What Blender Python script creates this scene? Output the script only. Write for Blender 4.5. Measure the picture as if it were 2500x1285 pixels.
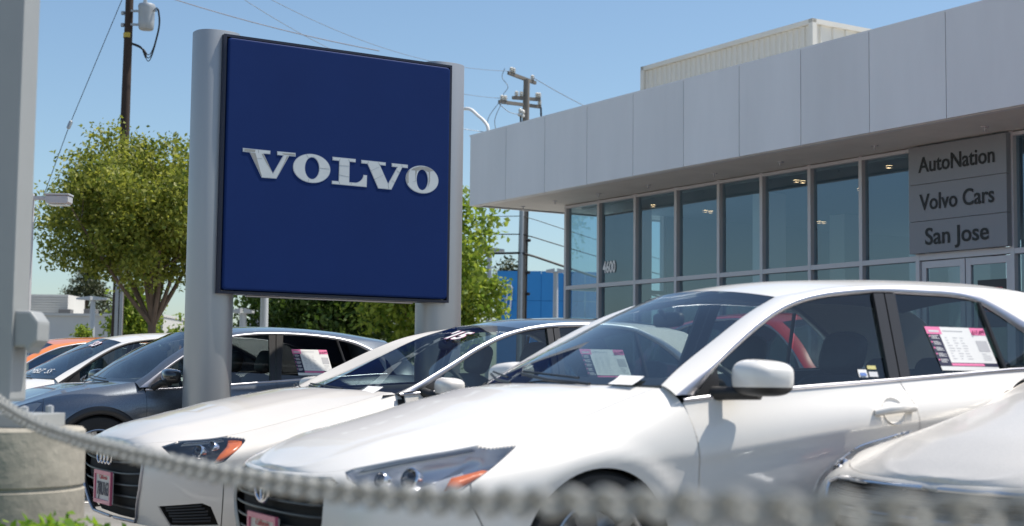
import bpy, bmesh, math, random
import numpy as np
from mathutils import Vector, Matrix
from mathutils.geometry import delaunay_2d_cdt

for o in list(bpy.data.objects):
    bpy.data.objects.remove(o, do_unlink=True)
SC = bpy.context.scene
COL = SC.collection
random.seed(7)
RNG = np.random.default_rng(7)
R = math.radians

# ---------------------------------------------------------------- camera
cam_d = bpy.data.cameras.new('camera')
cam = bpy.data.objects.new('camera', cam_d)
COL.objects.link(cam)
SC.camera = cam
cam_d.sensor_width = 36.0
cam_d.lens = 3604.2 / 2500 * 36
cam_d.clip_start, cam_d.clip_end = .05, 5000
PITCH, ROLL = .079, .0111
f = Vector((0, math.cos(PITCH), math.sin(PITCH)))
u0 = Vector((0, -math.sin(PITCH), math.cos(PITCH)))
r0 = Vector((1, 0, 0))
r1 = r0*math.cos(ROLL) + u0*math.sin(ROLL)
u1 = u0*math.cos(ROLL) - r0*math.sin(ROLL)
M = Matrix((r1, u1, -f)).transposed().to_4x4()
M.translation = Vector((0, 0, 1.0))
cam.matrix_world = M
cam_d.dof.use_dof = True
cam_d.dof.focus_distance = 12.6
cam_d.dof.aperture_fstop = 3.3

# ---------------------------------------------------------------- daylight
SUN_EL, SUN_DIR = R(64), Vector((.968, .25, 0)).normalized()
world = bpy.data.worlds.new('World')
SC.world = world
world.use_nodes = True
wn, wl = world.node_tree.nodes, world.node_tree.links
wn.clear()
sky = wn.new('ShaderNodeTexSky')
sky.sky_type = 'NISHITA'
sky.sun_disc = False
sky.sun_elevation = SUN_EL
sky.sun_rotation = math.atan2(SUN_DIR.x, SUN_DIR.y)
sky.altitude = 0
sky.air_density, sky.dust_density, sky.ozone_density = 1.0, .9, 3.2
bg = wn.new('ShaderNodeBackground')
bg.inputs['Strength'].default_value = .112
wo = wn.new('ShaderNodeOutputWorld')
tint = wn.new('ShaderNodeMix')
tint.data_type = 'RGBA'; tint.blend_type = 'MULTIPLY'
tint.inputs['Factor'].default_value = 1
tint.inputs['B'].default_value = (.965, 1.01, .985, 1)
wl.new(sky.outputs[0], tint.inputs['A'])
wl.new(tint.outputs['Result'], bg.inputs['Color'])
wl.new(bg.outputs[0], wo.inputs['Surface'])

sun_d = bpy.data.lights.new('sun', 'SUN')
sun_d.energy = 4.6
sun_d.angle = R(.53)
sun_d.color = (1, .93, .83)
sun = bpy.data.objects.new('sun', sun_d)
COL.objects.link(sun)
SV = Vector((SUN_DIR.x*math.cos(SUN_EL), SUN_DIR.y*math.cos(SUN_EL), math.sin(SUN_EL)))
sun.rotation_euler = SV.to_track_quat('Z', 'Y').to_euler()
sun.location = (0, 0, 40)

SC.view_settings.view_transform = 'Standard'
SC.view_settings.look = 'None'
SC.view_settings.gamma = 1
SC.view_settings.exposure = .36
SC.view_settings.use_curve_mapping = False
SC.cycles.max_bounces = 9
SC.cycles.transparent_max_bounces = 24
SC.cycles.caustics_reflective = False
SC.cycles.caustics_refractive = False
SC.cycles.sample_clamp_indirect = 6

# ---------------------------------------------------------------- materials
def nt(name):
    m = bpy.data.materials.new(name)
    m.use_nodes = True
    n, l = m.node_tree.nodes, m.node_tree.links
    return m, n, l, n['Principled BSDF']

def mat(name, col, rough=.5, metal=0., coat=0., spec=.5, noise=0., scale=8., bump=0., bscale=40., streak=0., coatr=.03):
    m, n, l, p = nt(name)
    p.inputs['Base Color'].default_value = (*col, 1)
    p.inputs['Roughness'].default_value = rough
    p.inputs['Metallic'].default_value = metal
    p.inputs['Coat Weight'].default_value = coat
    p.inputs['Coat Roughness'].default_value = coatr
    p.inputs['Specular IOR Level'].default_value = spec
    tc = None
    if noise or bump or streak:
        tc = n.new('ShaderNodeTexCoord')
    if noise or streak:
        nz = n.new('ShaderNodeTexNoise')
        nz.inputs['Scale'].default_value = scale
        nz.inputs['Detail'].default_value = 6
        nz.inputs['Roughness'].default_value = .6
        if streak:
            mp = n.new('ShaderNodeMapping')
            mp.inputs['Scale'].default_value = (1, 1, streak)
            l.new(tc.outputs['Object'], mp.inputs['Vector'])
            l.new(mp.outputs[0], nz.inputs['Vector'])
        else:
            l.new(tc.outputs['Object'], nz.inputs['Vector'])
        mr = n.new('ShaderNodeMapRange')
        mr.inputs['From Min'].default_value, mr.inputs['From Max'].default_value = .3, .7
        mr.inputs['To Min'].default_value, mr.inputs['To Max'].default_value = 1-noise, 1+noise
        l.new(nz.outputs['Fac'], mr.inputs['Value'])
        mx = n.new('ShaderNodeMix')
        mx.data_type = 'RGBA'; mx.blend_type = 'MULTIPLY'
        mx.inputs['Factor'].default_value = 1
        mx.inputs['A'].default_value = (*col, 1)
        l.new(mr.outputs[0], mx.inputs['B'])
        l.new(mx.outputs['Result'], p.inputs['Base Color'])
    if bump:
        nb = n.new('ShaderNodeTexNoise')
        nb.inputs['Scale'].default_value = bscale
        nb.inputs['Detail'].default_value = 4
        l.new(tc.outputs['Object'], nb.inputs['Vector'])
        b = n.new('ShaderNodeBump')
        b.inputs['Strength'].default_value = bump
        b.inputs['Distance'].default_value = .01
        l.new(nb.outputs['Fac'], b.inputs['Height'])
        l.new(b.outputs[0], p.inputs['Normal'])
    return m

def glass(name, tint, ior=1.5, rough=0.0, refl=(1, 1, 1)):
    m, n, l, p = nt(name)
    n.remove(p)
    out = n['Material Output']
    tr = n.new('ShaderNodeBsdfTransparent'); tr.inputs[0].default_value = (*tint, 1)
    gl = n.new('ShaderNodeBsdfGlossy'); gl.inputs['Roughness'].default_value = rough
    gl.inputs['Color'].default_value = (*refl, 1)
    # reflectance grows towards grazing angles, the same from both sides of the sheet
    ge = n.new('ShaderNodeNewGeometry')
    dp = n.new('ShaderNodeVectorMath'); dp.operation = 'DOT_PRODUCT'
    l.new(ge.outputs['Normal'], dp.inputs[0]); l.new(ge.outputs['Incoming'], dp.inputs[1])
    def mth(op, a, b=None):
        q = n.new('ShaderNodeMath'); q.operation = op
        for k, v in enumerate((a, b)):
            if v is None: continue
            if isinstance(v, (int, float)): q.inputs[k].default_value = v
            else: l.new(v, q.inputs[k])
        return q.outputs[0]
    c = mth('ABSOLUTE', dp.outputs['Value'])
    p5 = mth('POWER', mth('SUBTRACT', 1.0, c), 5.0)
    f0 = ((ior-1)/(ior+1))**2*1.9
    fac = mth('ADD', f0, mth('MULTIPLY', p5, 1-f0))
    mx = n.new('ShaderNodeMixShader')
    l.new(fac, mx.inputs[0]); l.new(tr.outputs[0], mx.inputs[1]); l.new(gl.outputs[0], mx.inputs[2])
    l.new(mx.outputs[0], out.inputs['Surface'])
    return m

def emit(name, col, strength):
    m, n, l, p = nt(name)
    p.inputs['Base Color'].default_value = (*col, 1)
    p.inputs['Emission Color'].default_value = (*col, 1)
    p.inputs['Emission Strength'].default_value = strength
    return m

def leafmat(name, a, b, trans=.35):
    """leaf colour varies from leaf to leaf (random per island)"""
    m, n, l, p = nt(name)
    g = n.new('ShaderNodeNewGeometry')
    rp = n.new('ShaderNodeValToRGB')
    rp.color_ramp.elements[0].color = (*a, 1)
    rp.color_ramp.elements[1].color = (*b, 1)
    l.new(g.outputs['Random Per Island'], rp.inputs[0])
    l.new(rp.outputs[0], p.inputs['Base Color'])
    p.inputs['Roughness'].default_value = .55
    t = n.new('ShaderNodeBsdfTranslucent')
    hs = n.new('ShaderNodeHueSaturation'); hs.inputs['Value'].default_value = 1.5
    l.new(rp.outputs[0], hs.inputs['Color']); l.new(hs.outputs[0], t.inputs[0])
    mx = n.new('ShaderNodeMixShader'); mx.inputs[0].default_value = trans
    out = n['Material Output']
    l.new(p.outputs[0], mx.inputs[1]); l.new(t.outputs[0], mx.inputs[2]); l.new(mx.outputs[0], out.inputs['Surface'])
    return m

def vary(m, amt):
    """small tone shift from one object to the next"""
    n, l = m.node_tree.nodes, m.node_tree.links
    p = n['Principled BSDF']
    src = p.inputs['Base Color'].links[0].from_socket if p.inputs['Base Color'].links else None
    oi = n.new('ShaderNodeObjectInfo')
    mr = n.new('ShaderNodeMapRange'); mr.inputs['To Min'].default_value = 1-amt; mr.inputs['To Max'].default_value = 1+amt
    l.new(oi.outputs['Random'], mr.inputs['Value'])
    mx = n.new('ShaderNodeMix'); mx.data_type = 'RGBA'; mx.blend_type = 'MULTIPLY'; mx.inputs['Factor'].default_value = 1
    if src: l.new(src, mx.inputs['A'])
    else: mx.inputs['A'].default_value = p.inputs['Base Color'].default_value
    l.new(mr.outputs[0], mx.inputs['B']); l.new(mx.outputs['Result'], p.inputs['Base Color'])
    return m

def flakes(name, col, rough=.35, amt=.25, coat=1., coatr=.03):
    """metallic paint with fine flake sparkle under clear coat"""
    m, n, l, p = nt(name)
    tc = n.new('ShaderNodeTexCoord')
    v = n.new('ShaderNodeTexVoronoi'); v.inputs['Scale'].default_value = 320
    l.new(tc.outputs['Object'], v.inputs['Vector'])
    mx = n.new('ShaderNodeMix'); mx.data_type = 'RGBA'
    mx.inputs['A'].default_value = (*[c*(1-amt) for c in col], 1)
    mx.inputs['B'].default_value = (*[min(1, c*(1+amt)) for c in col], 1)
    l.new(v.outputs['Color'], mx.inputs['Factor'])
    l.new(mx.outputs['Result'], p.inputs['Base Color'])
    p.inputs['Metallic'].default_value = .75
    p.inputs['Roughness'].default_value = rough
    p.inputs['Coat Weight'].default_value = coat
    p.inputs['Coat Roughness'].default_value = coatr
    return m

MT = dict(
    white=mat('white_paint', (.78, .76, .725), .45, coat=.8, noise=.012, scale=3),
    pearl=mat('warm_white_paint', (.70, .665, .615), .42, coat=.9, noise=.012, scale=3),
    silver=flakes('silver_paint', (.72, .685, .63), .5, .08, .5, .12),
    grey=flakes('grey_paint', (.17, .19, .215), .36, .3),
    orange=mat('orange_paint', (.80, .235, .05), .38, coat=1),
    red=mat('red_paint', (.50, .012, .015), .3, coat=1),
    black=mat('black_plastic', (.018, .018, .019), .5, noise=.1, scale=30, bump=.1, bscale=300),
    satin=mat('satin_black', (.03, .029, .03), .38),
    gloss=mat('gloss_black', (.008, .008, .01), .08, coat=1),
    rubber=mat('rubber', (.022, .022, .022), .75, noise=.1, scale=20),
    chrome=mat('chrome', (.78, .78, .80), .10, 1),
    brushed=mat('brushed_trim', (.46, .46, .50), .38, 1),
    rim=mat('rim_silver', (.42, .42, .43), .3, .9),
    liner=mat('liner', (.012, .012, .012), .9),
    cabin=mat('cabin_plastic', (.05, .052, .056), .6, noise=.1, scale=12),
    seat=mat('seat_leather', (.06, .063, .07), .5, noise=.1, scale=14, bump=.15, bscale=120),
    wind=glass('windscreen_glass', (.68, .76, .76), 1.7),
    tint=glass('tinted_glass', (.52, .60, .59), 1.5),
    dark=glass('privacy_glass', (.13, .14, .145), 1.5),
    lens=glass('lamp_lens', (.93, .94, .95), 1.6),
    amber=mat('amber_reflector', (.75, .16, .015), .25, coat=1),
    lampbowl=mat('lamp_bowl', (.62, .64, .68), .28, .45),
    lampblack=mat('lamp_black', (.03, .032, .035), .25),
    redlens=mat('tail_lens', (.45, .01, .01), .1, coat=1),
    paper=mat('paper', (.80, .80, .79), .6),
    pink=mat('pink_print', (.86, .22, .42), .5),
    priceink=mat('price_ink', (.25, .03, .10), .5),
    navy=mat('navy_print', (.02, .02, .055), .5),
    greyprint=mat('grey_print', (.50, .50, .52), .6),
    paleprint=mat('pale_print', (.66, .66, .68), .6),
    plate=mat('plate_white', (.62, .60, .56), .45),
    platepink=mat('plate_frame_pink', (.62, .13, .22), .35, coat=.5),
    plateink=mat('plate_ink', (.02, .025, .06), .5),
    platered=mat('plate_red', (.55, .04, .05), .5),
)

MT['silver'].node_tree.nodes['Principled BSDF'].inputs['Metallic'].default_value = .45
# ---------------------------------------------------------------- object helpers
def props(o, label=None, cat=None, group=None, kind=None):
    if label: o['label'] = label
    if cat: o['category'] = cat
    if group: o['group'] = group
    if kind: o['kind'] = kind
    return o

def thing(name, label, cat, loc=(0, 0, 0), rz=0., group=None):
    o = bpy.data.objects.new(name, None)
    o.empty_display_size = .2
    COL.objects.link(o)
    o.location = loc
    o.rotation_euler = (0, 0, rz)
    return props(o, label, cat, group)

def link(name, me, parent=None):
    o = bpy.data.objects.new(name, me)
    COL.objects.link(o)
    if parent is not None: o.parent = parent
    return o

def mesh(name, V, F, m, parent=None, smooth=False, idx=None, normals=None):
    me = bpy.data.meshes.new(name)
    me.from_pydata([tuple(map(float, v)) for v in V], [], [tuple(map(int, q)) for q in F])
    for k in (m if isinstance(m, (list, tuple)) else [m]):
        me.materials.append(k)
    if idx is not None: me.polygons.foreach_set('material_index', np.array(idx, np.int32))
    if smooth: me.polygons.foreach_set('use_smooth', np.ones(len(me.polygons), bool))
    me.update()
    if normals is not None:
        me.normals_split_custom_set_from_vertices([tuple(q) for q in normals])
    return link(name, me, parent)

class MB:
    """collects shapes that make one mesh"""
    def __init__(self): self.V, self.F, self.I, self.S = [], [], [], []
    def add(self, V, F, i=0, smooth=False):
        b = len(self.V)
        self.V += [tuple(v) for v in V]
        self.F += [tuple(b+k for k in q) for q in F]
        self.I += [i]*len(F); self.S += [smooth]*len(F)
        return self
    def box(self, c, s, rz=0., i=0, rot=None):
        x, y, z = s[0]/2, s[1]/2, s[2]/2
        P = [(-x,-y,-z),(x,-y,-z),(x,y,-z),(-x,y,-z),(-x,-y,z),(x,-y,z),(x,y,z),(-x,y,z)]
        Mx = Matrix.Rotation(rz, 3, 'Z') if rot is None else rot
        P = [Mx @ Vector(p) + Vector(c) for p in P]
        return self.add(P, [(0,3,2,1),(4,5,6,7),(0,1,5,4),(1,2,6,5),(2,3,7,6),(3,0,4,7)], i)
    def bar(self, a, b, w, h=None, i=0):
        a, b = Vector(a), Vector(b); d = b-a
        q = d.to_track_quat('Z', 'Y').to_matrix()
        return self.box((a+b)/2, (w, h or w, d.length), rot=q, i=i)
    def tube(self, pts, rad, n=8, i=0, caps=True, closed=False):
        pts = [Vector(p) for p in pts]
        rad = list(rad) if hasattr(rad, '__len__') else [rad]*len(pts)
        V, F = [], []
        up = None
        for k, p in enumerate(pts):
            if closed: t = (pts[(k+1) % len(pts)]-pts[k-1]).normalized()
            else: t = (pts[min(k+1, len(pts)-1)]-pts[max(k-1, 0)]).normalized()
            if up is None:
                up = t.orthogonal().normalized()
            up = (up - t*up.dot(t))
            up = up.normalized() if up.length > 1e-6 else t.orthogonal().normalized()
            s = t.cross(up)
            for j in range(n):
                a = 2*math.pi*j/n
                V.append(p + (up*math.cos(a) + s*math.sin(a))*rad[k])
        m = len(pts)
        for k in range(m if closed else m-1):
            for j in range(n):
                k2 = (k+1) % m
                F.append((k*n+j, k*n+(j+1) % n, k2*n+(j+1) % n, k2*n+j))
        if caps and not closed:
            F.append(tuple(range(n-1, -1, -1))); F.append(tuple((m-1)*n+j for j in range(n)))
        return self.add(V, F, i, True)
    def lathe(self, prof, c=(0, 0, 0), axis='Z', n=24, i=0, smooth=True):
        V, F = [], []
        for r, h in prof:
            for j in range(n):
                a = 2*math.pi*j/n
                x, y = r*math.cos(a), r*math.sin(a)
                p = {'Z': (x, y, h), 'Y': (x, h, -y), 'X': (h, x, y)}[axis]
                V.append((p[0]+c[0], p[1]+c[1], p[2]+c[2]))
        for k in range(len(prof)-1):
            for j in range(n):
                F.append((k*n+j, k*n+(j+1) % n, (k+1)*n+(j+1) % n, (k+1)*n+j))
        return self.add(V, F, i, smooth)
    def sup(self, c, s, e=.5, n=16, m=10, rot=None, i=0):
        """superellipsoid: e small = boxy"""
        V, F = [], []
        sg = lambda a, p: math.copysign(abs(a)**p, a)
        for k in range(m+1):
            la = -math.pi/2 + math.pi*k/m
            for j in range(n):
                lo = 2*math.pi*j/n
                p = Vector((s[0]*sg(math.cos(la), e)*sg(math.cos(lo), e), s[1]*sg(math.cos(la), e)*sg(math.sin(lo), e), s[2]*sg(math.sin(la), e)))
                if rot is not None: p = rot @ p
                V.append(p+Vector(c))
        for k in range(m):
            for j in range(n):
                F.append((k*n+j, k*n+(j+1) % n, (k+1)*n+(j+1) % n, (k+1)*n+j))
        return self.add(V, F, i, True)
    def prism(self, poly, a, b, plane='XZ', i=0):
        """polygon extruded between depth a and b (depth = the missing axis)"""
        n = len(poly)
        mk = {'XZ': lambda p, d: (p[0], d, p[1]), 'XY': lambda p, d: (p[0], p[1], d), 'YZ': lambda p, d: (d, p[0], p[1])}[plane]
        V = [mk(p, a) for p in poly] + [mk(p, b) for p in poly]
        F = [tuple(range(n)), tuple(range(2*n-1, n-1, -1))] + [(k, n+k, n+(k+1) % n, (k+1) % n) for k in range(n)]
        return self.add(V, F, i)
    def build(self, name, m, parent=None, bevel=0., fix=True):
        me = bpy.data.meshes.new(name)
        me.from_pydata([tuple(v) for v in self.V], [], self.F)
        for k in (m if isinstance(m, (list, tuple)) else [m]): me.materials.append(k)
        me.polygons.foreach_set('material_index', np.array(self.I, np.int32))
        me.polygons.foreach_set('use_smooth', np.array(self.S, bool))
        if fix or bevel:
            bm = bmesh.new(); bm.from_mesh(me)
            bmesh.ops.recalc_face_normals(bm, faces=bm.faces)
            if bevel:
                ed = [e for e in bm.edges if len(e.link_faces) == 2 and e.calc_face_angle(0) > .6]
                bmesh.ops.bevel(bm, geom=ed, offset=bevel, segments=2, profile=.6, affect='EDGES', clamp_overlap=True)
            bm.to_mesh(me); bm.free()
        if any(self.S): me.set_sharp_from_angle(angle=R(42))
        me.update()
        return link(name, me, parent)

def loft(rows, closed=False):
    """grid faces over rows of equal length"""
    n, m = len(rows), len(rows[0])
    V = [p for r in rows for p in r]
    F = []
    for a in range(n-1):
        for b in range(m if closed else m-1):
            b2 = (b+1) % m
            F.append((a*m+b, a*m+b2, (a+1)*m+b2, (a+1)*m+b))
    return V, F

def text_data(s, size, depth, m, name='lettering', bold=0., xs=1., spacing=1., align='CENTER'):
    cu = bpy.data.curves.new(name, 'FONT')
    cu.body = s; cu.size = size; cu.extrude = depth; cu.offset = bold
    cu.align_x = align; cu.align_y = 'CENTER'; cu.space_character = spacing; cu.resolution_u = 4
    o = bpy.data.objects.new('tmp', cu); COL.objects.link(o)
    bpy.context.view_layer.update()
    me = bpy.data.meshes.new_from_object(o.evaluated_get(bpy.context.evaluated_depsgraph_get()))
    bpy.data.objects.remove(o); bpy.data.curves.remove(cu)
    me.name = name
    me.transform(Matrix.Diagonal((xs, 1, 1, 1)))
    me.materials.clear(); me.materials.append(m)
    return me

def text(s, size, depth, m, parent, loc, rot=(math.pi/2, 0, 0), name='lettering', bold=0., xs=1., spacing=1.):
    o = link(name, text_data(s, size, depth, m, name, bold, xs, spacing), parent)
    o.location = loc; o.rotation_euler = rot
    return o

def sag(a, b, drop, n=24):
    a, b = np.array(a, float), np.array(b, float)
    t = np.linspace(0, 1, n)[:, None]
    P = a+(b-a)*t
    P[:, 2] -= 4*drop*(t*(1-t))[:, 0]
    return P

def in_poly(P, poly):
    x, y = P[:, 0], P[:, 1]
    ins = np.zeros(len(P), bool)
    n = len(poly)
    for i in range(n):
        x1, y1 = poly[i]; x2, y2 = poly[(i+1) % n]
        if y1 == y2: continue
        c = ((y1 > y) != (y2 > y)) & (x < (x2-x1)*(y-y1)/(y2-y1)+x1)
        ins ^= c
    return ins

def offset(poly, d):
    """moves the outline inwards by d (outwards when negative)"""
    P = np.array(poly, float); n = len(P)
    area = .5*np.sum(P[:, 0]*np.roll(P[:, 1], -1)-np.roll(P[:, 0], -1)*P[:, 1])
    sg = 1 if area > 0 else -1
    e = np.roll(P, -1, 0)-P
    e /= np.linalg.norm(e, axis=1)[:, None]+1e-12
    nr = np.stack([-e[:, 1], e[:, 0]], 1)*sg
    a = np.roll(nr, 1, 0); b = nr
    m = a+b
    k = 1+(a*b).sum(1)
    m = m/np.maximum(k, .35)[:, None]
    return P+m*d

# ---------------------------------------------------------------- car surface mathematics
def crom(pts, n):
    """smooth interpolation through points, chord spaced, n samples"""
    P = np.array(pts, float)
    seg = np.linalg.norm(np.diff(P[:, :3], axis=0), axis=1)
    u = np.concatenate([[0], np.cumsum(np.maximum(seg, 1e-6))])
    return hermite(u, P, np.linspace(0, u[-1], n))

def hermite(u, P, q):
    P = np.array(P, float)
    if P.ndim == 1:
        P = P[:, None]
    d = np.diff(P, axis=0) / np.diff(u)[:, None]
    m = np.zeros_like(P)
    m[0], m[-1] = d[0], d[-1]
    h = np.diff(u)
    for i in range(1, len(P) - 1):
        m[i] = (d[i - 1] * h[i] + d[i] * h[i - 1]) / (h[i] + h[i - 1])
    k = np.clip(np.searchsorted(u, q, side='right') - 1, 0, len(u) - 2)
    t = ((q - u[k]) / h[k])[:, None]
    hh = h[k][:, None]
    return ((2*t**3-3*t**2+1)*P[k] + (t**3-2*t**2+t)*hh*m[k] + (-2*t**3+3*t**2)*P[k+1] + (t**3-t**2)*hh*m[k+1])

class Net:
    """Body side as a function of (u, v): u metres round the plan outline, v 0..1 from the upper edge to the widest point, 1..2 on down to the sill.
    stations: Ox, Oy, zs, Ux, Uy, Uz"""
    def __init__(self, st, slope=-.3, zb=.2, tuck=.06, wheels=(), R=.335, flare=.009, smooth=3, down=0.0):
        A = np.array(st, float)
        seg = np.linalg.norm(np.diff(A[:, :2], axis=0), axis=1)
        u = np.concatenate([[0], np.cumsum(seg)])
        self.n = 320
        self.L = u[-1]
        self.us = np.linspace(0, self.L, self.n)
        T = hermite(u, A, self.us)
        for _ in range(smooth):
            k = np.exp(-.5*(np.arange(-6, 7)/2.5)**2); k /= k.sum()
            ext = np.concatenate([2*T[:1]-T[6:0:-1], T, 2*T[-1:]-T[-2:-8:-1]])
            T = np.stack([np.convolve(ext[:, i], k, 'valid') for i in range(T.shape[1])], 1)
        self.T = T
        d = np.gradient(T[:, :2], axis=0)
        nrm = np.stack([-d[:, 1], d[:, 0]], 1) * -1
        nrm = np.stack([d[:, 1], -d[:, 0]], 1)
        nrm /= np.linalg.norm(nrm, axis=1)[:, None] + 1e-9
        # outward: away from the middle of the car
        s = np.sign((nrm * (T[:, :2] - np.array([T[:, 0].mean(), 0]))).sum(1).sum())
        self.N = nrm * (s if s else 1)
        self.slope, self.zb, self.tuck, self.wheels, self.R, self.flare, self.down = slope, zb, tuck, wheels, R, flare, down
    def row(self, u):
        q = np.clip(np.asarray(u, float) / self.L * (self.n - 1), 0, self.n - 1)
        i = np.minimum(q.astype(int), self.n - 2); f = (q - i)[:, None]
        return self.T[i]*(1-f) + self.T[i+1]*f, self.N[i]*(1-f) + self.N[i+1]*f
    def S(self, u, v):
        u = np.atleast_1d(np.asarray(u, float)); v = np.atleast_1d(np.asarray(v, float))
        r, n = self.row(u)
        O = np.column_stack([r[:, 0], r[:, 1], r[:, 2]]); U = r[:, 3:6]
        dxy = O[:, :2] - U[:, :2]
        ln = np.linalg.norm(dxy, axis=1, keepdims=True)
        t = np.clip(v, 0, 1)[:, None]
        dz = U[:, 2:] - O[:, 2:]
        P1 = np.column_stack([U[:, :2] + dxy*(.62 - .5*self.down), U[:, 2:] + (self.slope*ln*.62)*(1-self.down) - self.down*.35*dz])
        P2 = np.column_stack([O[:, :2], O[:, 2:] + dz*.5])
        B = (1-t)**3*U + 3*(1-t)**2*t*P1 + 3*(1-t)*t*t*P2 + t**3*O
        s = np.clip(v-1, 0, 1.2)[:, None]
        z = O[:, 2:] + (self.zb - O[:, 2:])*s
        low = np.column_stack([O[:, :2] - n*self.tuck*s**1.6 - n*.009*np.minimum(s*13, 1)*np.clip((-.1-O[:, :1])/.45, 0, 1), z])
        P = np.where(v[:, None] <= 1, B, low)
        for wx, wz in self.wheels:
            rr = np.hypot(P[:, 0]-wx, P[:, 2]-wz)
            side = np.clip((np.abs(n[:, 1])-.75)/.2, 0, 1)
            b = self.flare*np.exp(-((rr-self.R-.05)/.05)**2)*side
            P[:, :2] += n*b[:, None]
        return P
    def normal(self, u, v):
        e = 1e-3
        u = np.atleast_1d(np.asarray(u, float)); v = np.atleast_1d(np.asarray(v, float))
        a = self.S(u+e, v)-self.S(u-e, v); b = self.S(u, v+e*3)-self.S(u, v-e*3)
        c = np.cross(a, b); c /= np.linalg.norm(c, axis=1)[:, None] + 1e-12
        r, n = self.row(np.atleast_1d(u))
        # outward test
        out = np.column_stack([n, np.full(len(n), .6)])
        sg = np.sign((c*out).sum(1)); sg[sg == 0] = 1
        return c*sg[:, None]
    def grid(self):
        if not hasattr(self, '_g'):
            U, V = np.meshgrid(np.linspace(0, self.L, 260), np.linspace(0, 2, 90), indexing='ij')
            self._g = (U.ravel(), V.ravel(), self.S(U.ravel(), V.ravel()))
        return self._g
    def find(self, p, w=(1, 1, 1)):
        U, V, P = self.grid()
        k = (((P-np.array(p))*np.array(w))**2).sum(1).argmin()
        return float(U[k]), float(V[k])
    def side(self, x, z):
        """(u, v) of the side point with this x and z"""
        U, V, P = self.grid()
        ok = np.abs(self.row(U)[1][:, 1]) > .35 if not hasattr(self, '_ok') else self._ok
        self._ok = ok
        d = (P[:, 0]-x)**2 + (P[:, 2]-z)**2 + (~ok)*9
        u, v = float(U[d.argmin()]), float(V[d.argmin()])
        for _ in range(12):
            q = self.S([u, u+1e-3, u], [v, v, v+1e-3])
            J = np.array([(q[1]-q[0])[[0, 2]]/1e-3, (q[2]-q[0])[[0, 2]]/1e-3]).T
            r = np.array([x, z]) - q[0][[0, 2]]
            try: s = np.linalg.solve(J, r)
            except Exception: break
            s = np.clip(s, -.05, .05)
            u = min(max(u+s[0], 0), self.L); v = min(max(v+s[1], 0), 2)
        return u, v

def resample(P, n):
    P = np.array(P, float)
    s = np.concatenate([[0], np.cumsum(np.linalg.norm(np.diff(P, axis=0), axis=1))])
    return np.stack([np.interp(np.linspace(0, s[-1], n), s, P[:, i]) for i in range(P.shape[1])], 1)

# ---------------------------------------------------------------- car shapes (x forward from the front axle, y left, z up)
SEDAN = dict(
    front=[(1.045,0,.47,1.005,0,.630),(1.036,.25,.47,.995,.22,.632),(1.0,.50,.475,.96,.42,.641),(.925,.69,.49,.88,.56,.664),(.77,.82,.52,.73,.655,.702),
           (.53,.885,.56,.50,.70,.74),(.25,.905,.62,.25,.715,.79),(0,.91,.675,0,.722,.852),(-.2,.905,.70,-.2,.737,.925),(-.42,.90,.70,-.39,.758,.985),(-.60,.905,.715,-.57,.775,1.02)],
    belt=[(-.36,.90,.695,-.36,.850,.915),(-.44,.902,.70,-.44,.850,.922),(-.7,.905,.73,-.7,.848,.950),(-1.1,.907,.785,-1.1,.840,.980),(-1.45,.91,.825,-1.45,.831,1.003),(-1.93,.912,.85,-1.93,.815,1.038),
          (-2.32,.913,.86,-2.32,.796,1.066),(-2.75,.908,.86,-2.75,.772,1.085),(-3.15,.89,.84,-3.15,.735,1.085),(-3.45,.845,.80,-3.42,.68,1.075),(-3.70,.70,.74,-3.62,.57,1.06),(-3.84,.45,.70,-3.74,.36,1.05),(-3.90,.2,.68,-3.79,.16,1.045),(-3.91,0,.68,-3.80,0,1.045)],
    hcr=[(-.39,0),(-.2,.055),(0,.115),(.25,.125),(.5,.105),(.74,.075),(.9,.045),(1.0,.02),(1.06,0)],
    E=[[(-.36,.768,.985),(-.433,.737,1.029),(-.706,.654,1.179),(-.956,.588,1.311),(-1.112,.555,1.380)],
       [(-1.112,.555,1.380),(-1.4,.555,1.430),(-1.8,.56,1.458),(-2.2,.555,1.470),(-2.6,.545,1.466),(-2.9,.535,1.435)],
       [(-2.9,.535,1.435),(-3.05,.55,1.375),(-3.25,.585,1.255),(-3.46,.63,1.10)]],
    D=[[(-.375,.85,.945),(-.56,.828,1.065),(-.722,.780,1.172),(-.865,.742,1.256),(-1.005,.706,1.325),(-1.14,.682,1.372)],
       [(-1.14,.682,1.372),(-1.27,.669,1.400),(-1.42,.659,1.420),(-1.6,.652,1.436),(-1.9,.65,1.441),(-2.1,.652,1.438),(-2.25,.665,1.418)],
       [(-2.25,.665,1.418),(-2.40,.697,1.348),(-2.55,.733,1.265),(-2.83,.78,1.095),(-3.1,.745,1.085),(-3.46,.675,1.075)]],
    dlo=[(-.47,.945),(-.582,1.047),(-.744,1.152),(-.882,1.233),(-1.017,1.30),(-1.148,1.346),(-1.275,1.374),(-1.424,1.393),(-1.6,1.409),(-1.725,1.412),(-1.901,1.411),(-2.08,1.408),(-2.217,1.391),(-2.356,1.323),(-2.48,1.247),(-2.72,1.10)],
    crown=[(0, .0),(1,.045),(2,.055),(3,.02)], bow=[(0,.17),(1,.075),(2,-.05),(3,-.10)],
    cuts=dict(bump=(.55,.50), door=(-.41,-.46), b=(-1.59,-1.64), r=(-2.55,-2.25)), bpil=(-1.53,-1.655,-1.585,-1.715), qdiv=(-2.235,-2.275), wb=2.775, R=.335, rw=.33, zb=.2, deck=True)

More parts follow.
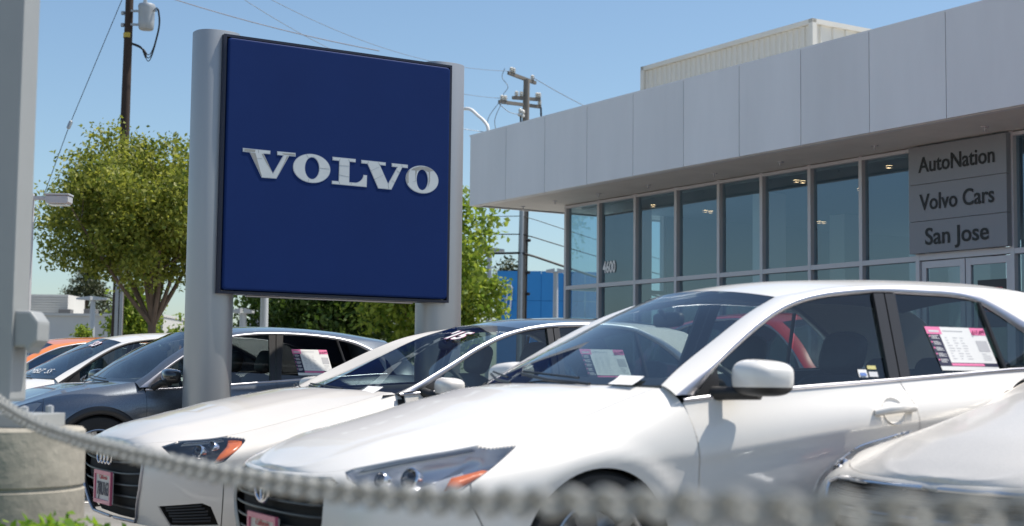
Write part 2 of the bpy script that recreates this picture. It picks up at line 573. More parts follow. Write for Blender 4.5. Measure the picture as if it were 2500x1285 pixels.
HATCH = dict(
    hcr=[(-.38,0),(0,.03),(.4,.02),(.8,0)],
    front=[(.90,0,.48,.84,0,.66),(.885,.25,.48,.83,.22,.665),(.84,.50,.49,.79,.42,.68),(.75,.69,.51,.70,.57,.705),(.60,.82,.55,.55,.66,.76),
           (.40,.88,.60,.38,.70,.815),(.2,.90,.66,.2,.715,.862),(0,.905,.70,0,.722,.895),(-.2,.90,.70,-.2,.732,.925),(-.40,.895,.70,-.38,.745,.955),(-.58,.90,.71,-.56,.757,.985)],
    belt=[(-.34,.895,.70,-.34,.862,.872),(-.44,.897,.70,-.44,.862,.876),(-.7,.90,.72,-.7,.858,.892),(-1.1,.903,.75,-1.1,.85,.920),(-1.5,.905,.77,-1.5,.842,.950),(-1.9,.905,.79,-1.9,.832,.982),(-2.25,.905,.80,-2.25,.82,1.005),
          (-2.6,.90,.80,-2.6,.80,1.03),(-2.9,.875,.78,-2.9,.77,1.04),(-3.15,.80,.74,-3.12,.70,1.03),(-3.28,.6,.70,-3.24,.53,1.0),(-3.34,.3,.68,-3.29,.25,.99),(-3.36,0,.68,-3.30,0,.99)],
    E=[[(-.33,.755,.945),(-.42,.74,1.0),(-.605,.68,1.136),(-.786,.625,1.246),(-1.02,.575,1.36)],
       [(-1.02,.575,1.36),(-1.25,.57,1.40),(-1.6,.57,1.425),(-2.0,.565,1.425),(-2.4,.555,1.40),(-2.85,.53,1.34)],
       [(-2.85,.53,1.34),(-2.97,.56,1.26),(-3.08,.60,1.14),(-3.18,.64,1.04)]],
    D=[[(-.34,.858,.90),(-.52,.82,1.03),(-.70,.765,1.15),(-.88,.722,1.25),(-1.05,.69,1.325)],
       [(-1.05,.69,1.325),(-1.25,.675,1.37),(-1.5,.663,1.398),(-1.75,.66,1.402),(-2.0,.662,1.395),(-2.25,.668,1.375),(-2.42,.68,1.345)],
       [(-2.42,.68,1.345),(-2.60,.71,1.27),(-2.74,.745,1.17),(-2.82,.775,1.04),(-3.0,.745,1.037),(-3.18,.70,1.03)]],
    dlo=[(-.46,.90),(-.60,1.055),(-.75,1.155),(-.91,1.245),(-1.06,1.305),(-1.25,1.350),(-1.5,1.376),(-1.75,1.382),(-2.0,1.376),(-2.22,1.352),(-2.40,1.318),(-2.55,1.255),(-2.66,1.17),(-2.72,1.045)],
    crown=[(0,.0),(1,.04),(2,.05),(3,.01)], bow=[(0,.16),(1,.07),(2,-.07),(3,-.09)],
    cuts=dict(bump=(.46,.44), door=(-.395,-.40), b=(-1.585,-1.60), r=(-2.45,-2.2)), bpil=(-1.53,-1.635,-1.575,-1.715), qdiv=(-2.25,-2.32), wb=2.64, R=.345, rw=.335, zb=.22, deck=False)

COMPACT = dict(
    hcr=[(-.62,.01),(-.45,.06),(-.3,.09),(-.05,.115),(.2,.135),(.43,.125),(.63,.09),(.79,.03),(.9,0)],
    front=[(.845,0,.44,.81,0,.60),(.84,.25,.44,.805,.22,.61),(.825,.50,.45,.79,.43,.628),(.775,.69,.47,.735,.58,.640),(.66,.80,.50,.61,.66,.652),
           (.45,.865,.54,.43,.695,.668),(.2,.885,.60,.2,.705,.715),(-.05,.89,.66,-.05,.712,.778),(-.3,.885,.68,-.3,.72,.84),(-.66,.88,.69,-.62,.75,.925),(-.85,.882,.70,-.81,.77,.955)],
    belt=[(-.56,.88,.68,-.56,.838,.90),(-.66,.88,.69,-.66,.838,.905),(-1.0,.883,.72,-1.0,.835,.93),(-1.4,.886,.75,-1.4,.828,.955),(-1.8,.887,.77,-1.8,.818,.975),(-2.2,.887,.78,-2.2,.80,.99),(-2.6,.88,.78,-2.6,.775,1.0),
          (-3.0,.86,.77,-3.0,.735,1.005),(-3.25,.81,.74,-3.2,.67,1.0),(-3.43,.66,.70,-3.36,.55,.99),(-3.53,.4,.67,-3.44,.32,.98),(-3.57,.2,.66,-3.47,.16,.98),(-3.58,0,.66,-3.48,0,.98)],
    E=[[(-.61,.775,.91),(-.892,.728,1.014),(-1.177,.662,1.145),(-1.42,.60,1.255),(-1.62,.57,1.315)],
       [(-1.62,.57,1.315),(-1.802,.558,1.35),(-2.1,.555,1.375),(-2.4,.55,1.38),(-2.7,.54,1.365),(-2.9,.53,1.335)],
       [(-2.9,.53,1.335),(-3.0,.55,1.28),(-3.12,.585,1.17),(-3.24,.62,1.02)]],
    D=[[(-.63,.842,.92),(-.96,.785,1.085),(-1.19,.727,1.20),(-1.39,.688,1.28),(-1.58,.662,1.328)],
       [(-1.58,.662,1.328),(-1.745,.652,1.352),(-1.95,.646,1.364),(-2.2,.645,1.366),(-2.4,.652,1.352)],
       [(-2.4,.652,1.352),(-2.6,.69,1.27),(-2.75,.725,1.17),(-2.93,.755,1.01),(-3.1,.715,1.005),(-3.24,.66,1.0)]],
    dlo=[(-.74,.93),(-.98,1.062),(-1.205,1.178),(-1.40,1.255),(-1.59,1.305),(-1.745,1.325),(-1.95,1.338),(-2.2,1.339),(-2.37,1.325),(-2.55,1.25),(-2.68,1.16),(-2.82,1.02)],
    crown=[(0,.0),(1,.04),(2,.05),(3,.02)], bow=[(0,.17),(1,.08),(2,-.05),(3,-.10)],
    cuts=dict(bump=(.47,.44), door=(-.64,-.66), b=(-1.72,-1.75), r=(-2.5,-2.3)), bpil=(-1.68,-1.77,-1.715,-1.81), qdiv=(-2.40,-2.42), wb=2.637, R=.33, rw=.32, zb=.19, deck=True)
# ---------------------------------------------------------------- setting: ground
ROW = Vector((-.53136, .84715, 0))      # along the row of cars, away from the camera
INW = Vector((.84715, .53136, 0))       # from the street towards the building
RZ = math.atan2(INW.y, INW.x)
def lot(v, u, z=0.): return ROW*v + INW*u + Vector((0, 0, z))
def ground_sheet(name, m, v0, v1, u0, u1, z, th=0.):
    mb = MB()
    if th:
        c = (lot(v0, u0)+lot(v1, u1))/2
        mb.box((c.x, c.y, z-th/2), (u1-u0, v1-v0, th), RZ)
    else:
        mb.add([lot(v0, u0, z), lot(v0, u1, z), lot(v1, u1, z), lot(v1, u0, z)], [(0, 1, 2, 3)])
    return props(mb.build(name, m), kind='structure')

asphalt = mat('asphalt', (.22, .212, .195), .85, noise=.25, scale=1.6, bump=.5, bscale=90)
concrete = mat('concrete', (.56, .535, .48), .85, noise=.14, scale=2.5, bump=.25, bscale=30)
soil = mat('soil', (.12, .10, .07), .95, noise=.3, scale=3)
ground_sheet('ground', mat('dry_ground', (.20, .185, .15), .95, noise=.2, scale=.05), -1500, 1500, -1500, 1500, -.02)
ground_sheet('road', asphalt, -60, 200, -14, -3.0, -.012)
ground_sheet('parking_lot', asphalt, -40, 120, .35, 60, -.004)
ground_sheet('sidewalk', concrete, -60, 200, -2.85, -1.2, .03, .06)
ground_sheet('planting_strip', soil, -60, 200, -1.2, .2, .0, .1)
ground_sheet('kerb', concrete, -60, 200, .2, .35, .11, .15)
ground_sheet('street_kerb', concrete, -60, 200, -3.0, -2.85, .03, .13)
ground_sheet('forecourt', concrete, -13.2, 40, 16.6, 24.5, .02, .05)
for k in range(-4, 16):
    p = ground_sheet('parking_line', mat('line_paint', (.68, .67, .64), .8, noise=.2, scale=6) if k == -4 else bpy.data.materials['line_paint'], 2.05+2.42*k-.05, 2.05+2.42*k+.05, .5, 5.4, .0)

# ---------------------------------------------------------------- dealership building (s to the right along the front, d inwards, z up)
J0 = Vector((-.1196, 28.0451, 0)); BR = math.atan2(-ROW.y, -ROW.x)
alu = mat('grey_aluminium', (.60, .605, .64), .42, .1)
panelm = vary(mat('fascia_grey', (.78, .795, .81), .45, noise=.05, scale=1.1, streak=.22), .03)
soff = mat('soffit_paint', (.78, .76, .72), .8, noise=.05, scale=2)
cream = mat('cream_metal', (.74, .715, .65), .55, noise=.04, scale=2)
bglass = glass('shop_glass', (.60, .74, .80), 1.85, refl=(.72, .87, 1.0))
inner = mat('interior_paint', (.48, .55, .60), .7)
innerdark = mat('interior_floor', (.20, .20, .21), .3)
ZT, ZB = 5.833, 4.432
B = thing('dealership_building', 'glass fronted dealership building with grey panel fascia and overhanging roof behind the cars', 'building', J0, BR)
SL, SR = -1.356, 19.0
edges = [SL, -.02]+[1.35*k for k in range(1, 15)]
edges[1] = 0.
for a, b in zip(edges[:-1], edges[1:]):
    mb = MB(); mb.box(((a+b)/2, .0, (ZT+ZB)/2), (b-a-.013, .05, ZT-ZB-.004))
    mb.build('fascia_panel', panelm, B, bevel=.003)
SRR = edges[-1]
mb = MB(); mb.box(((SL+SRR)/2, .06, (ZT+ZB)/2), (SRR-SL-.02, .05, ZT-ZB-.03)); mb.build('fascia_backing', MT['satin'], B)
for k in range(6):
    mb = MB(); mb.box((SL, .04+1.35*k+.675, (ZT+ZB)/2), (.05, 1.337, ZT-ZB-.004)); mb.build('fascia_panel', panelm, B, bevel=.003)
mb = MB()
mb.box(((SL+SRR)/2, .045, ZT+.012), (SRR-SL+.06, .14, .03)); mb.build('coping', panelm, B)
mb = MB()
mb.box(((SL+SRR)/2+.05, 4.3, ZB+.04), (SRR-SL-.12, 8.4, .03)); mb.build('soffit', soff, B)
mb = MB(); mb.box(((SL+SRR)/2, .09, ZB+.02), (SRR-SL-.06, .10, .05)); mb.build('drip_edge', panelm, B)
mb = MB(); mb.box(((SL+SRR)/2, 6.0, 5.3), (SRR-SL-.15, 11.7, .12)); mb.build('roof', mat('roof_membrane', (.55, .54, .52), .8), B)
# sprinkler heads in the soffit
for s in (-.9, .25, 1.7, 3.2, 5.0, 6.6, 8.6, 10.6):
    mb = MB(); mb.lathe([(.05, ZB+.025), (.05, ZB+.012), (.014, ZB+.01), (.014, ZB-.035), (.03, ZB-.037), (.001, ZB-.042)], (s, .95, 0), n=10)
    mb.build('sprinkler_head', alu, B)
# glazing
G = 1.57
mull = [-.215, .90, 2.06, 3.263, 4.434, 5.519, 6.648, 7.757, 8.88]
mullr = [10.56, 11.7, 12.83, 13.96, 15.1, 16.2, 17.3]
ZTR = 2.815
def mullion(s, z0=0, z1=ZB+.02, w=.068):
    mb = MB(); mb.box((s, G, (z0+z1)/2), (w, .13, z1-z0)); mb.build('mullion', alu, B, bevel=.004)
for s in mull+mullr: mullion(s)
def rail(a, b, z, h=.075):
    mb = MB(); mb.box(((a+b)/2, G+.002, z), (b-a, .125, h)); mb.build('transom', alu, B)
def pane(a, b, z0, z1):
    mb = MB(); mb.add([(a, G+.01, z0), (b, G+.01, z0), (b, G+.01, z1), (a, G+.01, z1)], [(0, 1, 2, 3)])
    mb.build('pane', bglass, B, fix=False)
for a, b in list(zip(mull[:-1], mull[1:]))+list(zip(mullr[:-1], mullr[1:])):
    a, b = a+.034, b-.034
    rail(a, b, ZTR); rail(a, b, .12, .16); rail(a, b, ZB-.02, .05)
    pane(a, b, ZTR+.037, ZB-.045); pane(a, b, .2, ZTR-.037)
# doors under the sign boards
rail(8.914, 10.526, 2.83, .09)
for a, b in ((8.925, 9.715), (9.735, 10.515)):
    mb = MB()
    w = .085
    mb.box((a+w/2, G, 1.4), (w, .06, 2.74)); mb.box((b-w/2, G, 1.4), (w, .06, 2.74)); mb.box(((a+b)/2, G, 2.72), (b-a-2*w, .06, .1)); mb.box(((a+b)/2, G, .14), (b-a-2*w, .06, .22))
    d = mb.build('door', alu, B, bevel=.004)
    mb = MB(); mb.add([(a+w, G, .25), (b-w, G, .25), (b-w, G, 2.67), (a+w, G, 2.67)], [(0, 1, 2, 3)]); mb.build('door_pane', bglass, d, fix=False)
    mb = MB(); hx = b-.05 if a < 9.5 else a+.05
    mb.tube([(hx, G-.03, .9), (hx, G-.09, .92), (hx, G-.09, 1.35), (hx, G-.03, 1.37)], .014, 8); mb.build('door_handle', MT['brushed'], d)
    if a > 9.5:
        mb = MB(); mb.box(((a+b)/2+.05, G-.012, 2.12), (.50, .004, .66)); po = mb.build('poster', mat('poster_navy', (.012, .014, .03), .3), d)
        pt = mat('poster_red', (.62, .10, .13), .5)
        text('SUPER', .185, .001, pt, po, ((a+b)/2+.05, G-.016, 2.27), name='poster_word', xs=.8)
        text('ZERO', .185, .001, pt, po, ((a+b)/2+.05, G-.016, 2.06), name='poster_word', xs=.8)
# left end glazing and house number
def side_mull(d): mb = MB(); mb.box((-.215, d, ZB/2), (.13, .068, ZB)); mb.build('mullion', alu, B)
dd = [2.75, 3.95]
for d in dd: side_mull(d)
for a, b in zip([G]+dd[:-1], dd):
    mb = MB(); mb.add([(-.215, a+.06, .2), (-.215, b-.034, .2), (-.215, b-.034, ZB-.03), (-.215, a+.06, ZB-.03)], [(0, 1, 2, 3)]); mb.build('pane', bglass, B, fix=False)
    mb = MB(); mb.box((-.215, (a+b)/2+.01, ZTR), (.12, b-a-.09, .075)); mb.build('transom', alu, B)
num = mat('white_vinyl', (.9, .9, .9), .6)
text('4600', .30, .002, num, B, (1.19, G-.004, 3.14), name='house_number', bold=.010, xs=.66, spacing=1.02)
# interior: floor, ceiling, back wall, columns, downlights, furniture
mb = MB(); mb.box((9, 7.6, .03), (18.3, 11.9, .04)); mb.build('interior_floor', innerdark, B)
mb = MB(); mb.box((9, 7.7, ZB-.02), (18.3, 11.7, .04)); mb.build('interior_ceiling', inner, B)
mb = MB(); mb.box((9.6, 13.5, 2.2), (17, .1, 4.4)); mb.box((18.1, 7.5, 2.2), (.1, 11.8, 4.4)); mb.box((-.2, 8.7, 2.2), (.12, 9.4, 4.4)); mb.build('wall', inner, B)
mb = MB(); mb.box((8.4, 9.5, 1.7), (4.2, .15, 3.4)); mb.box((3.5, 11, 1.5), (3.2, .15, 3.0)); mb.build('partition', mat('interior_blue_grey', (.16, .25, .36), .7), B)
for s, d in ((.55, 2.7), (3.95, 3.1), (7.65, 3.1), (5.9, 6.6), (11.4, 3.1), (2.3, 6.6), (9.3, 6.6)):
    mb = MB(); mb.box((s, d, 2.2), (.42, .42, 4.36)); mb.build('column', mat('column_white', (.78, .79, .78), .6) if s == .55 else bpy.data.materials['column_white'], B, bevel=.01)
lampm = emit('warm_downlight', (1, .60, .30), 9)
for d, s in ((2.53,1.29),(3.9,1.2),(4.07,1.16),(3.83,3.27),(4.0,3.25),(2.29,5.53),(2.44,5.52),(3.9,5.4),(7.08,1.08),(7.2,1.09),(2.29,7.6),(3.2,11.3),(4.2,12.4)):
    mb = MB(); mb.lathe([(.05, ZB-.045), (.06, ZB-.075), (.045, ZB-.075)], (s, d, 0), n=14); dl_ = mb.build('downlight', alu, B)
    mb = MB(); mb.lathe([(.044, ZB-.066), (.001, ZB-.07)], (s, d, 0), n=14); mb.build('bulb', lampm, dl_)
mb = MB(); mb.box((1.22, 1.80, 2.15), (1.0, .04, 4.1)); mb.build('pane_darkener', mat('darkener_black', (.025, .03, .035), .5, noise=.6, scale=1.8), B)  # added dark sheet: deepens the pane so the house number stands out
mb = MB()
mb.sup((4.0, 4.2, 1.0), (.62, .5, 1.0), .35, 24, 10); mb.build('display_stand', mat('tan_laminate', (.42, .31, .20), .5), B)
mb = MB(); mb.bar((2.9, 3.4, 2.0), (2.2, 3.6, 2.75), .12, .05); mb.bar((2.9, 3.4, 0), (2.9, 3.4, 2.02), .08); mb.build('red_display_arm', mat('display_red', (.5, .04, .04), .5), B)
mb = MB()
for k in range(5): mb.box((5.2+1.5*k, 7.0, .74), (1.2, .6, .05)); mb.box((5.2+1.5*k, 7.1, .37), (1.1, .05, .7)); mb.box((5.2+1.5*k, 7.05, 1.0), (.5, .04, .32))
mb.build('office_desks', MT['paleprint'], B)
# penthouse of ribbed cream metal on the roof
ps0, ps1, pd0, pd1, pz = -1.617, 3.618, 4.5, 8.6, 7.80
mb = MB(); mb.box(((ps0+ps1)/2, (pd0+pd1)/2, (5.36+pz-.03)/2), (ps1-ps0-.06, pd1-pd0-.06, pz-.03-5.36)); ph = mb.build('rooftop_enclosure', cream, B)
mb = MB()
mb.box(((ps0+ps1)/2, pd0, pz), (ps1-ps0+.1, .10, .09)); mb.box((ps1, (pd0+pd1)/2, pz+.002), (.10, pd1-pd0+.1, .09)); mb.box((ps0, (pd0+pd1)/2, pz+.002), (.1, pd1-pd0+.1, .09)); mb.build('cap', cream, ph)
rb = MB(); rb.prism([(-.035, 0), (-.02, -.035), (.02, -.035), (.035, 0)], 5.37, pz-.06, 'XY'); r0o = rb.build('rib', cream, ph)
rd_ = r0o.data
x = ps0+.09; first = True
while x < ps1-.03:
    o = r0o if first else link('rib', rd_, ph)
    o.location = (x, pd0+.03, 0); first = False
    x += .163
y = pd0+.22
while y < pd1:
    o = link('rib', rd_, ph); o.location = (ps1-.03, y, 0); o.rotation_euler = (0, 0, math.pi/2); y += .33
for (a, b) in ((ps0, pd0), (ps1, pd0)):
    mb = MB(); mb.box((a, b, (5.37+pz)/2-.03), (.11, .11, pz-5.37)); mb.build('corner_trim', cream, ph)

# ---------------------------------------------------------------- entrance sign boards
ES = thing('entrance_sign', 'three dark grey sign boards above the dealership doors reading AutoNation Volvo Cars San Jose', 'sign', J0 + Matrix.Rotation(BR, 3, 'Z') @ Vector((9.69, G-.09, 0)), BR)
boardm = mat('sign_board_grey', (.26, .278, .31), .5, .05)
inkm = mat('sign_ink', (.008, .010, .012), .5)
for z0, z1, s_ in ((3.877, 4.425, 'AutoNation'), (3.342, 3.871, 'Volvo Cars'), (2.88, 3.336, 'San Jose')):
    mb = MB(); mb.box((0, -.02, (z0+z1)/2), (1.745, .10, z1-z0)); bo = mb.build('sign_board', boardm, ES, bevel=.004)
    wd = {'AutoNation': 1.36, 'Volvo Cars': 1.33, 'San Jose': 1.13}[s_]
    t = text(s_, .34, .002, inkm, bo, (0, -.079, (z0+z1)/2-.01), name='lettering', bold=.004)
    xs_ = [v.co.x for v in t.data.vertices]
    k = wd/(max(xs_)-min(xs_)); t.data.transform(Matrix.Diagonal((k, min(1, k*1.12), 1, 1)))
    xs_ = [v.co.x for v in t.data.vertices]; t.location.x = -(max(xs_)+min(xs_))/2

# ---------------------------------------------------------------- pylon sign
S0 = Vector((-2.4538, 12.2394, 0))
PS = thing('pylon_sign', 'large blue square sign with chrome VOLVO letters between two oval grey posts', 'sign', S0, RZ)
postm = mat('post_metal', (.40, .41, .42), .42, .55, noise=.04, scale=2, streak=.05)
navyf = mat('sign_frame_navy', (.008, .010, .030), .4)
bluef = mat('sign_face_blue', (.007, .026, .122), .55, spec=.12, noise=.05, scale=1.3)
for xc, w in ((.014, .39), (2.218, .42)):
    mb = MB(); ring = []
    n = 40
    for k in range(n):
        a = 2*math.pi*k/n
        ring.append((xc+w/2*math.copysign(abs(math.cos(a))**.8, math.cos(a)), .19+.17*math.copysign(abs(math.sin(a))**.8, math.sin(a))))
    mb.prism(ring, 0, 3.915, 'XY')
    mb.S = [False, False]+[True]*n
    pp = mb.build('post', postm, PS, bevel=.004)
    mb = MB(); mb.box((xc, .19, .02), (w+.12, .44, .03)); mb.build('base_plate', postm, pp)
x0, x1, z0, z1 = 0.0, 2.2, 1.690, 3.872
def frame_ring(q0, q1, y0, y1):
    a, b, c, d = q0
    e, f_, g, h = q1
    return [(a, y0, c), (b, y0, c), (b, y0, d), (a, y0, d)], [(e, y1, g), (f_, y1, g), (f_, y1, h), (e, y1, h)]
mb = MB()
rows = [frame_ring((x0, x1, z0, z1), (x0, x1, z0, z1), .16, -.04), frame_ring((x0, x1, z0, z1), (x0+.022, x1-.022, z0+.022, z1-.022), -.04, -.04), frame_ring((x0+.022, x1-.022, z0+.022, z1-.022), (x0+.022, x1-.022, z0+.022, z1-.022), -.04, .0)]
for a, b in rows:
    V, F = loft([a, b], True); mb.add(V, F)
mb.add([(x0, .16, z0), (x1, .16, z0), (x1, .16, z1), (x0, .16, z1)], [(0, 1, 2, 3)])
mb.build('frame', navyf, PS)
mb = MB()
mb.tube([(x0+.3, .1, z0-.004), (x1-.3, .1, z0-.004)], .012, 8)
mb.build('frame_bead', MT['brushed'], PS)
# pillow face: flat front with rounded returns
fx0, fx1, fz0, fz1 = x0+.03, x1-.026, z0+.028, z1-.026
prof = [(0, .0), (.003, -.045), (.006, -.055), (.011, -.0592), (.018, -.060), (.024, -.060)]
rows = []
for i_, y in prof:
    a, b, c, d = fx0+i_, fx1-i_, fz0+i_, fz1-i_
    rr = .028
    pts = []
    for (cx_, cz_, st) in ((b-rr, d-rr, 0), (a+rr, d-rr, 90), (a+rr, c+rr, 180), (b-rr, c+rr, 270)):
        for k in range(5):
            t = R(st+90*k/4); pts.append((cx_+rr*math.cos(t), y, cz_+rr*math.sin(t)))
    rows.append(pts)
V, F = loft(rows, True)
V = list(V); F = list(F); F.append(tuple(range(len(V)-20, len(V))))
mb = MB(); mb.add(V, F, 0, False); mb.S = [True]*(len(F)-1)+[False]
mb.build('face', bluef, PS)
# letters: raised chrome shapes faced with segments
FY = -.060
letm = mat('letter_chrome', (.60, .61, .61), .30, .35, noise=.05, scale=5)
letdull = mat('letter_bare_resin', (.30, .31, .30), .6, noise=.15, scale=12)
seamm = mat('letter_seam', (.10, .10, .09), .7)
V1 = [(.1766,2.917),(.4261,2.916),(.4250,2.8845),(.3653,2.8835),(.4523,2.7255),(.5407,2.8828),(.4864,2.8840),(.4860,2.917),(.6575,2.918),(.6571,2.8852),(.5983,2.885),(.486,2.6805),(.3518,2.6785),(.2384,2.8835),(.1764,2.8835)]
V2 = [(x_-.1766+1.2805 if False else p, q) for (p, q) in [(1.2805,2.914),(1.5235,2.9125),(1.5227,2.8815),(1.4665,2.8822),(1.5492,2.7255),(1.6359,2.8778),(1.581,2.8785),(1.5815,2.9115),(1.7451,2.9108),(1.7445,2.879),(1.6885,2.8785),(1.5833,2.6723),(1.451,2.6730),(1.3421,2.8818),(1.2802,2.8818)] for x_ in (0,)]
LL = [(1.0023,2.9165),(1.2283,2.9165),(1.2275,2.8858),(1.1698,2.8855),(1.1696,2.7070),(1.2328,2.7075),(1.252,2.713),(1.270,2.7235),(1.284,2.736),(1.2945,2.751),(1.301,2.767),(1.3045,2.7832),(1.3413,2.7828),(1.3399,2.6755),(1.0008,2.6768),(1.0020,2.7068),(1.0652,2.7078),(1.0676,2.8846),(1.0040,2.8844)]
def ring_poly(cx_, cz_, a, b, n=44): return [(cx_+a*math.cos(2*math.pi*k/n), cz_+b*math.sin(2*math.pi*k/n)) for k in range(n)]
def letter(name, poly, seams=(), bare=None):
    mb = MB(); mb.prism(poly, FY-.003, FY-.001, 'XZ')
    o = mb.build('letter_'+name, MT['brushed'], PS)
    ins = offset(poly, .0055)
    mb = MB(); mb.prism([tuple(p) for p in ins], FY-.0050, FY-.0032, 'XZ'); mb.build('letter_face', letm, o)
    marks(o, seams, bare); return o
def marks(o, seams, bare):
    if seams:
        mb = MB()
        for (a, b) in seams: mb.bar((a[0], FY-.0053, a[1]), (b[0], FY-.0053, b[1]), .0022, .0008)
        mb.build('seam', seamm, o)
    for q in bare or ():
        mb = MB(); mb.prism(q, FY-.0058, FY-.0053, 'XZ'); mb.build('peeled_patch', letdull, o)
def o_letter(cx_, cz_, a, b, cx2, cz2, a2, b2, seams, bare=None):
    n = 48
    mb = MB()
    out = ring_poly(cx_, cz_, a, b, n); inn = ring_poly(cx2, cz2, a2, b2, n)
    def ringshape(o_, i_, y0, y1):
        V = [(p[0], y0, p[1]) for p in o_]+[(p[0], y0, p[1]) for p in i_]+[(p[0], y1, p[1]) for p in o_]+[(p[0], y1, p[1]) for p in i_]
        F = []
        for k in range(n):
            k2 = (k+1) % n
            F += [(k, k2, n+k2, n+k), (2*n+k, 3*n+k, 3*n+k2, 2*n+k2), (k, 2*n+k, 2*n+k2, k2), (n+k, n+k2, 3*n+k2, 3*n+k)]
        return V, F
    V, F = ringshape(out, inn, FY-.003, FY-.001); mb.add(V, F); o = mb.build('letter_O', MT['brushed'], PS)
    mb = MB(); V, F = ringshape(ring_poly(cx_, cz_, a-.0055, b-.0055, n), ring_poly(cx2, cz2, a2+.0055, b2+.0055, n), FY-.0050, FY-.0032); mb.add(V, F); mb.build('letter_face', letm, o)
    marks(o, seams, bare)
letter('V', V1, [((.300,2.838),(.352,2.842)),((.318,2.912),(.318,2.885))], [[(.19,2.911),(.29,2.911),(.285,2.889),(.19,2.889)],[(.245,2.883),(.29,2.883),(.345,2.70),(.352,2.688)],[(.345,2.882),(.362,2.882),(.447,2.735),(.395,2.80)],[(.575,2.882),(.592,2.882),(.485,2.688),(.555,2.83)],[(.53,2.905),(.65,2.908),(.65,2.893),(.55,2.893)]])
o_letter(.810, 2.797, .176, .1265, .8125, 2.799, .0655, .0935, [((.757,2.915),(.775,2.885)),((.885,2.808),(.978,2.806)),((.785,2.707),(.778,2.678))])
letter('L', LL, [((1.071,2.845),(1.166,2.848)),((1.071,2.764),(1.166,2.752)),((1.069,2.888),(1.078,2.908)),((1.166,2.888),(1.157,2.908)),((1.069,2.705),(1.078,2.684)),((1.188,2.704),(1.186,2.684))])
letter('V', V2, [((1.346,2.884),(1.35,2.908)),((1.448,2.908),(1.464,2.882)),((1.375,2.825),(1.462,2.868)),((1.415,2.752),(1.50,2.80)),((1.549,2.72),(1.557,2.678)),((1.635,2.845),(1.668,2.83)),((1.585,2.755),(1.62,2.74)),((1.682,2.905),(1.688,2.882))])
o_letter(1.8922, 2.789, .169, .1265, 1.8925, 2.787, .056, .0925, [((1.795,2.76),(1.838,2.778)),((1.83,2.86),(1.83,2.895))], [[(1.775,2.865),(1.80,2.885),(1.87,2.908),(1.95,2.905),(2.01,2.878),(1.95,2.862),(1.90,2.885),(1.85,2.866)],[(1.728,2.80),(1.745,2.85),(1.765,2.865),(1.752,2.83),(1.755,2.75),(1.74,2.74)],[(1.958,2.87),(1.972,2.86),(1.972,2.78),(1.952,2.72),(1.962,2.79)],[(1.82,2.87),(1.838,2.862),(1.825,2.80),(1.822,2.75)]])

# ---------------------------------------------------------------- utility poles and wires
wood = mat('pole_wood', (.045, .028, .021), .85, noise=.3, scale=3, streak=.06, bump=.4, bscale=25)
steelg = mat('galvanised_grey', (.42, .44, .46), .5, .4, noise=.06, scale=4)
cable = mat('cable_black', (.015, .015, .017), .6)
wirem = mat('wire_grey', (.30, .33, .37), .5, .3)
porc = mat('porcelain_white', (.68, .67, .63), .25, coat=.6)
UP = thing('utility_pole', 'dark brown wooden utility pole with a grey transformer behind the round tree', 'utility pole', (-11.17, 42, 0))
mb = MB(); mb.tube([(-.06, 0, 0), (-.02, 0, 4), (0, 0, 8), (.03, 0, 14.2)], [.175, .16, .135, .10], 16); mb.build('shaft', wood, UP)
mb = MB(); mb.lathe([(.128, 0), (.1285, .09), (.128, .14)], (.0, 0, 10.72), n=16); mb.build('yellow_tag', mat('tag_yellow', (.55, .40, .06), .5), UP)
tr = MB()
tc_ = (.555, -.12, 0)
tr.lathe([(.001, 10.93), (.19, 10.94), (.215, 10.98), (.225, 11.15), (.235, 11.55), (.25, 11.62), (.225, 11.68), (.001, 11.72)], tc_, n=26)
trb = tr.build('transformer', steelg, UP)
mb = MB()
for z in (11.1, 11.5): mb.box((.22, -.06, z), (.3, .06, .06))
for z in (11.05, 11.4): mb.lathe([(.05, 0), (.06, .05), (.05, .1)], (-.16, 0, z), n=10)
mb.build('bracket', steelg, trb)
mb = MB(); mb.lathe([(.05, 11.7), (.06, 11.78), (.045, 11.82), (.06, 11.9), (.045, 11.95), (.055, 12.05), (.02, 12.1)], (.50, -.1, 0), n=12); mb.build('bushing', porc, trb)
for k, dx in enumerate((0, .045, .09)):
    mb = MB()
    P = crom([(.76+dx, -.2, 11.45), (.86+dx*.5, -.24, 11.56-.02*k), (.94+dx*.3, -.26, 11.3), (.90, -.25, 10.75-.06*k), (.66, -.25, 10.18-.09*k), (.44+.03*k, -.24, 10.42-.05*k), (.13, -.13, 10.56-.02*k)], 46)
    mb.tube(P, .013, 6); mb.build('drop_lead', cable, trb)
    mb = MB(); q = P[38]; mb.tube([P[33], P[36]], .03, 8); mb.build('connector', cable, trb)
mb = MB(); mb.box((-.02, -.17, 2.6), (.10, .06, 5.2)); mb.box((.1, -.15, 3.0), (.09, .06, 6.0)); mb.build('conduit_riser', steelg, UP)
mb = MB(); mb.box((.03, .0, 13.2), (2.6, .10, .12)); mb.build('crossarm', wood, UP)

def wire(pts, rad, label, m=None, group='overhead wires', name='overhead_wire', extra=None):
    mb = MB(); mb.tube(pts, rad, 6)
    o = mb.build(name, m or wirem); return props(o, label, 'wire', group)
GW = thing('guy_wire', 'thin stay wire slanting down left of the wooden pole with a small insulator', 'wire', (0, 0, 0), 0, 'overhead wires')
mb = MB(); mb.tube([(-11.05, 41.6, 12.3), (-12.455, 41, 7.998), (-14.4, 40.6, 1.6), (-14.9, 40.4, 0)], .011, 6); mb.build('cable', cable, GW)
mb = MB(); d_ = Vector((-12.455+11.05, -.6, 8-12.3)).normalized(); c_ = Vector((-12.455, 41, 7.998)); mb.tube([c_-d_*.13, c_-d_*.1, c_+d_*.1, c_+d_*.13], [.02, .055, .055, .02], 10); mb.build('strain_insulator', steelg, GW)

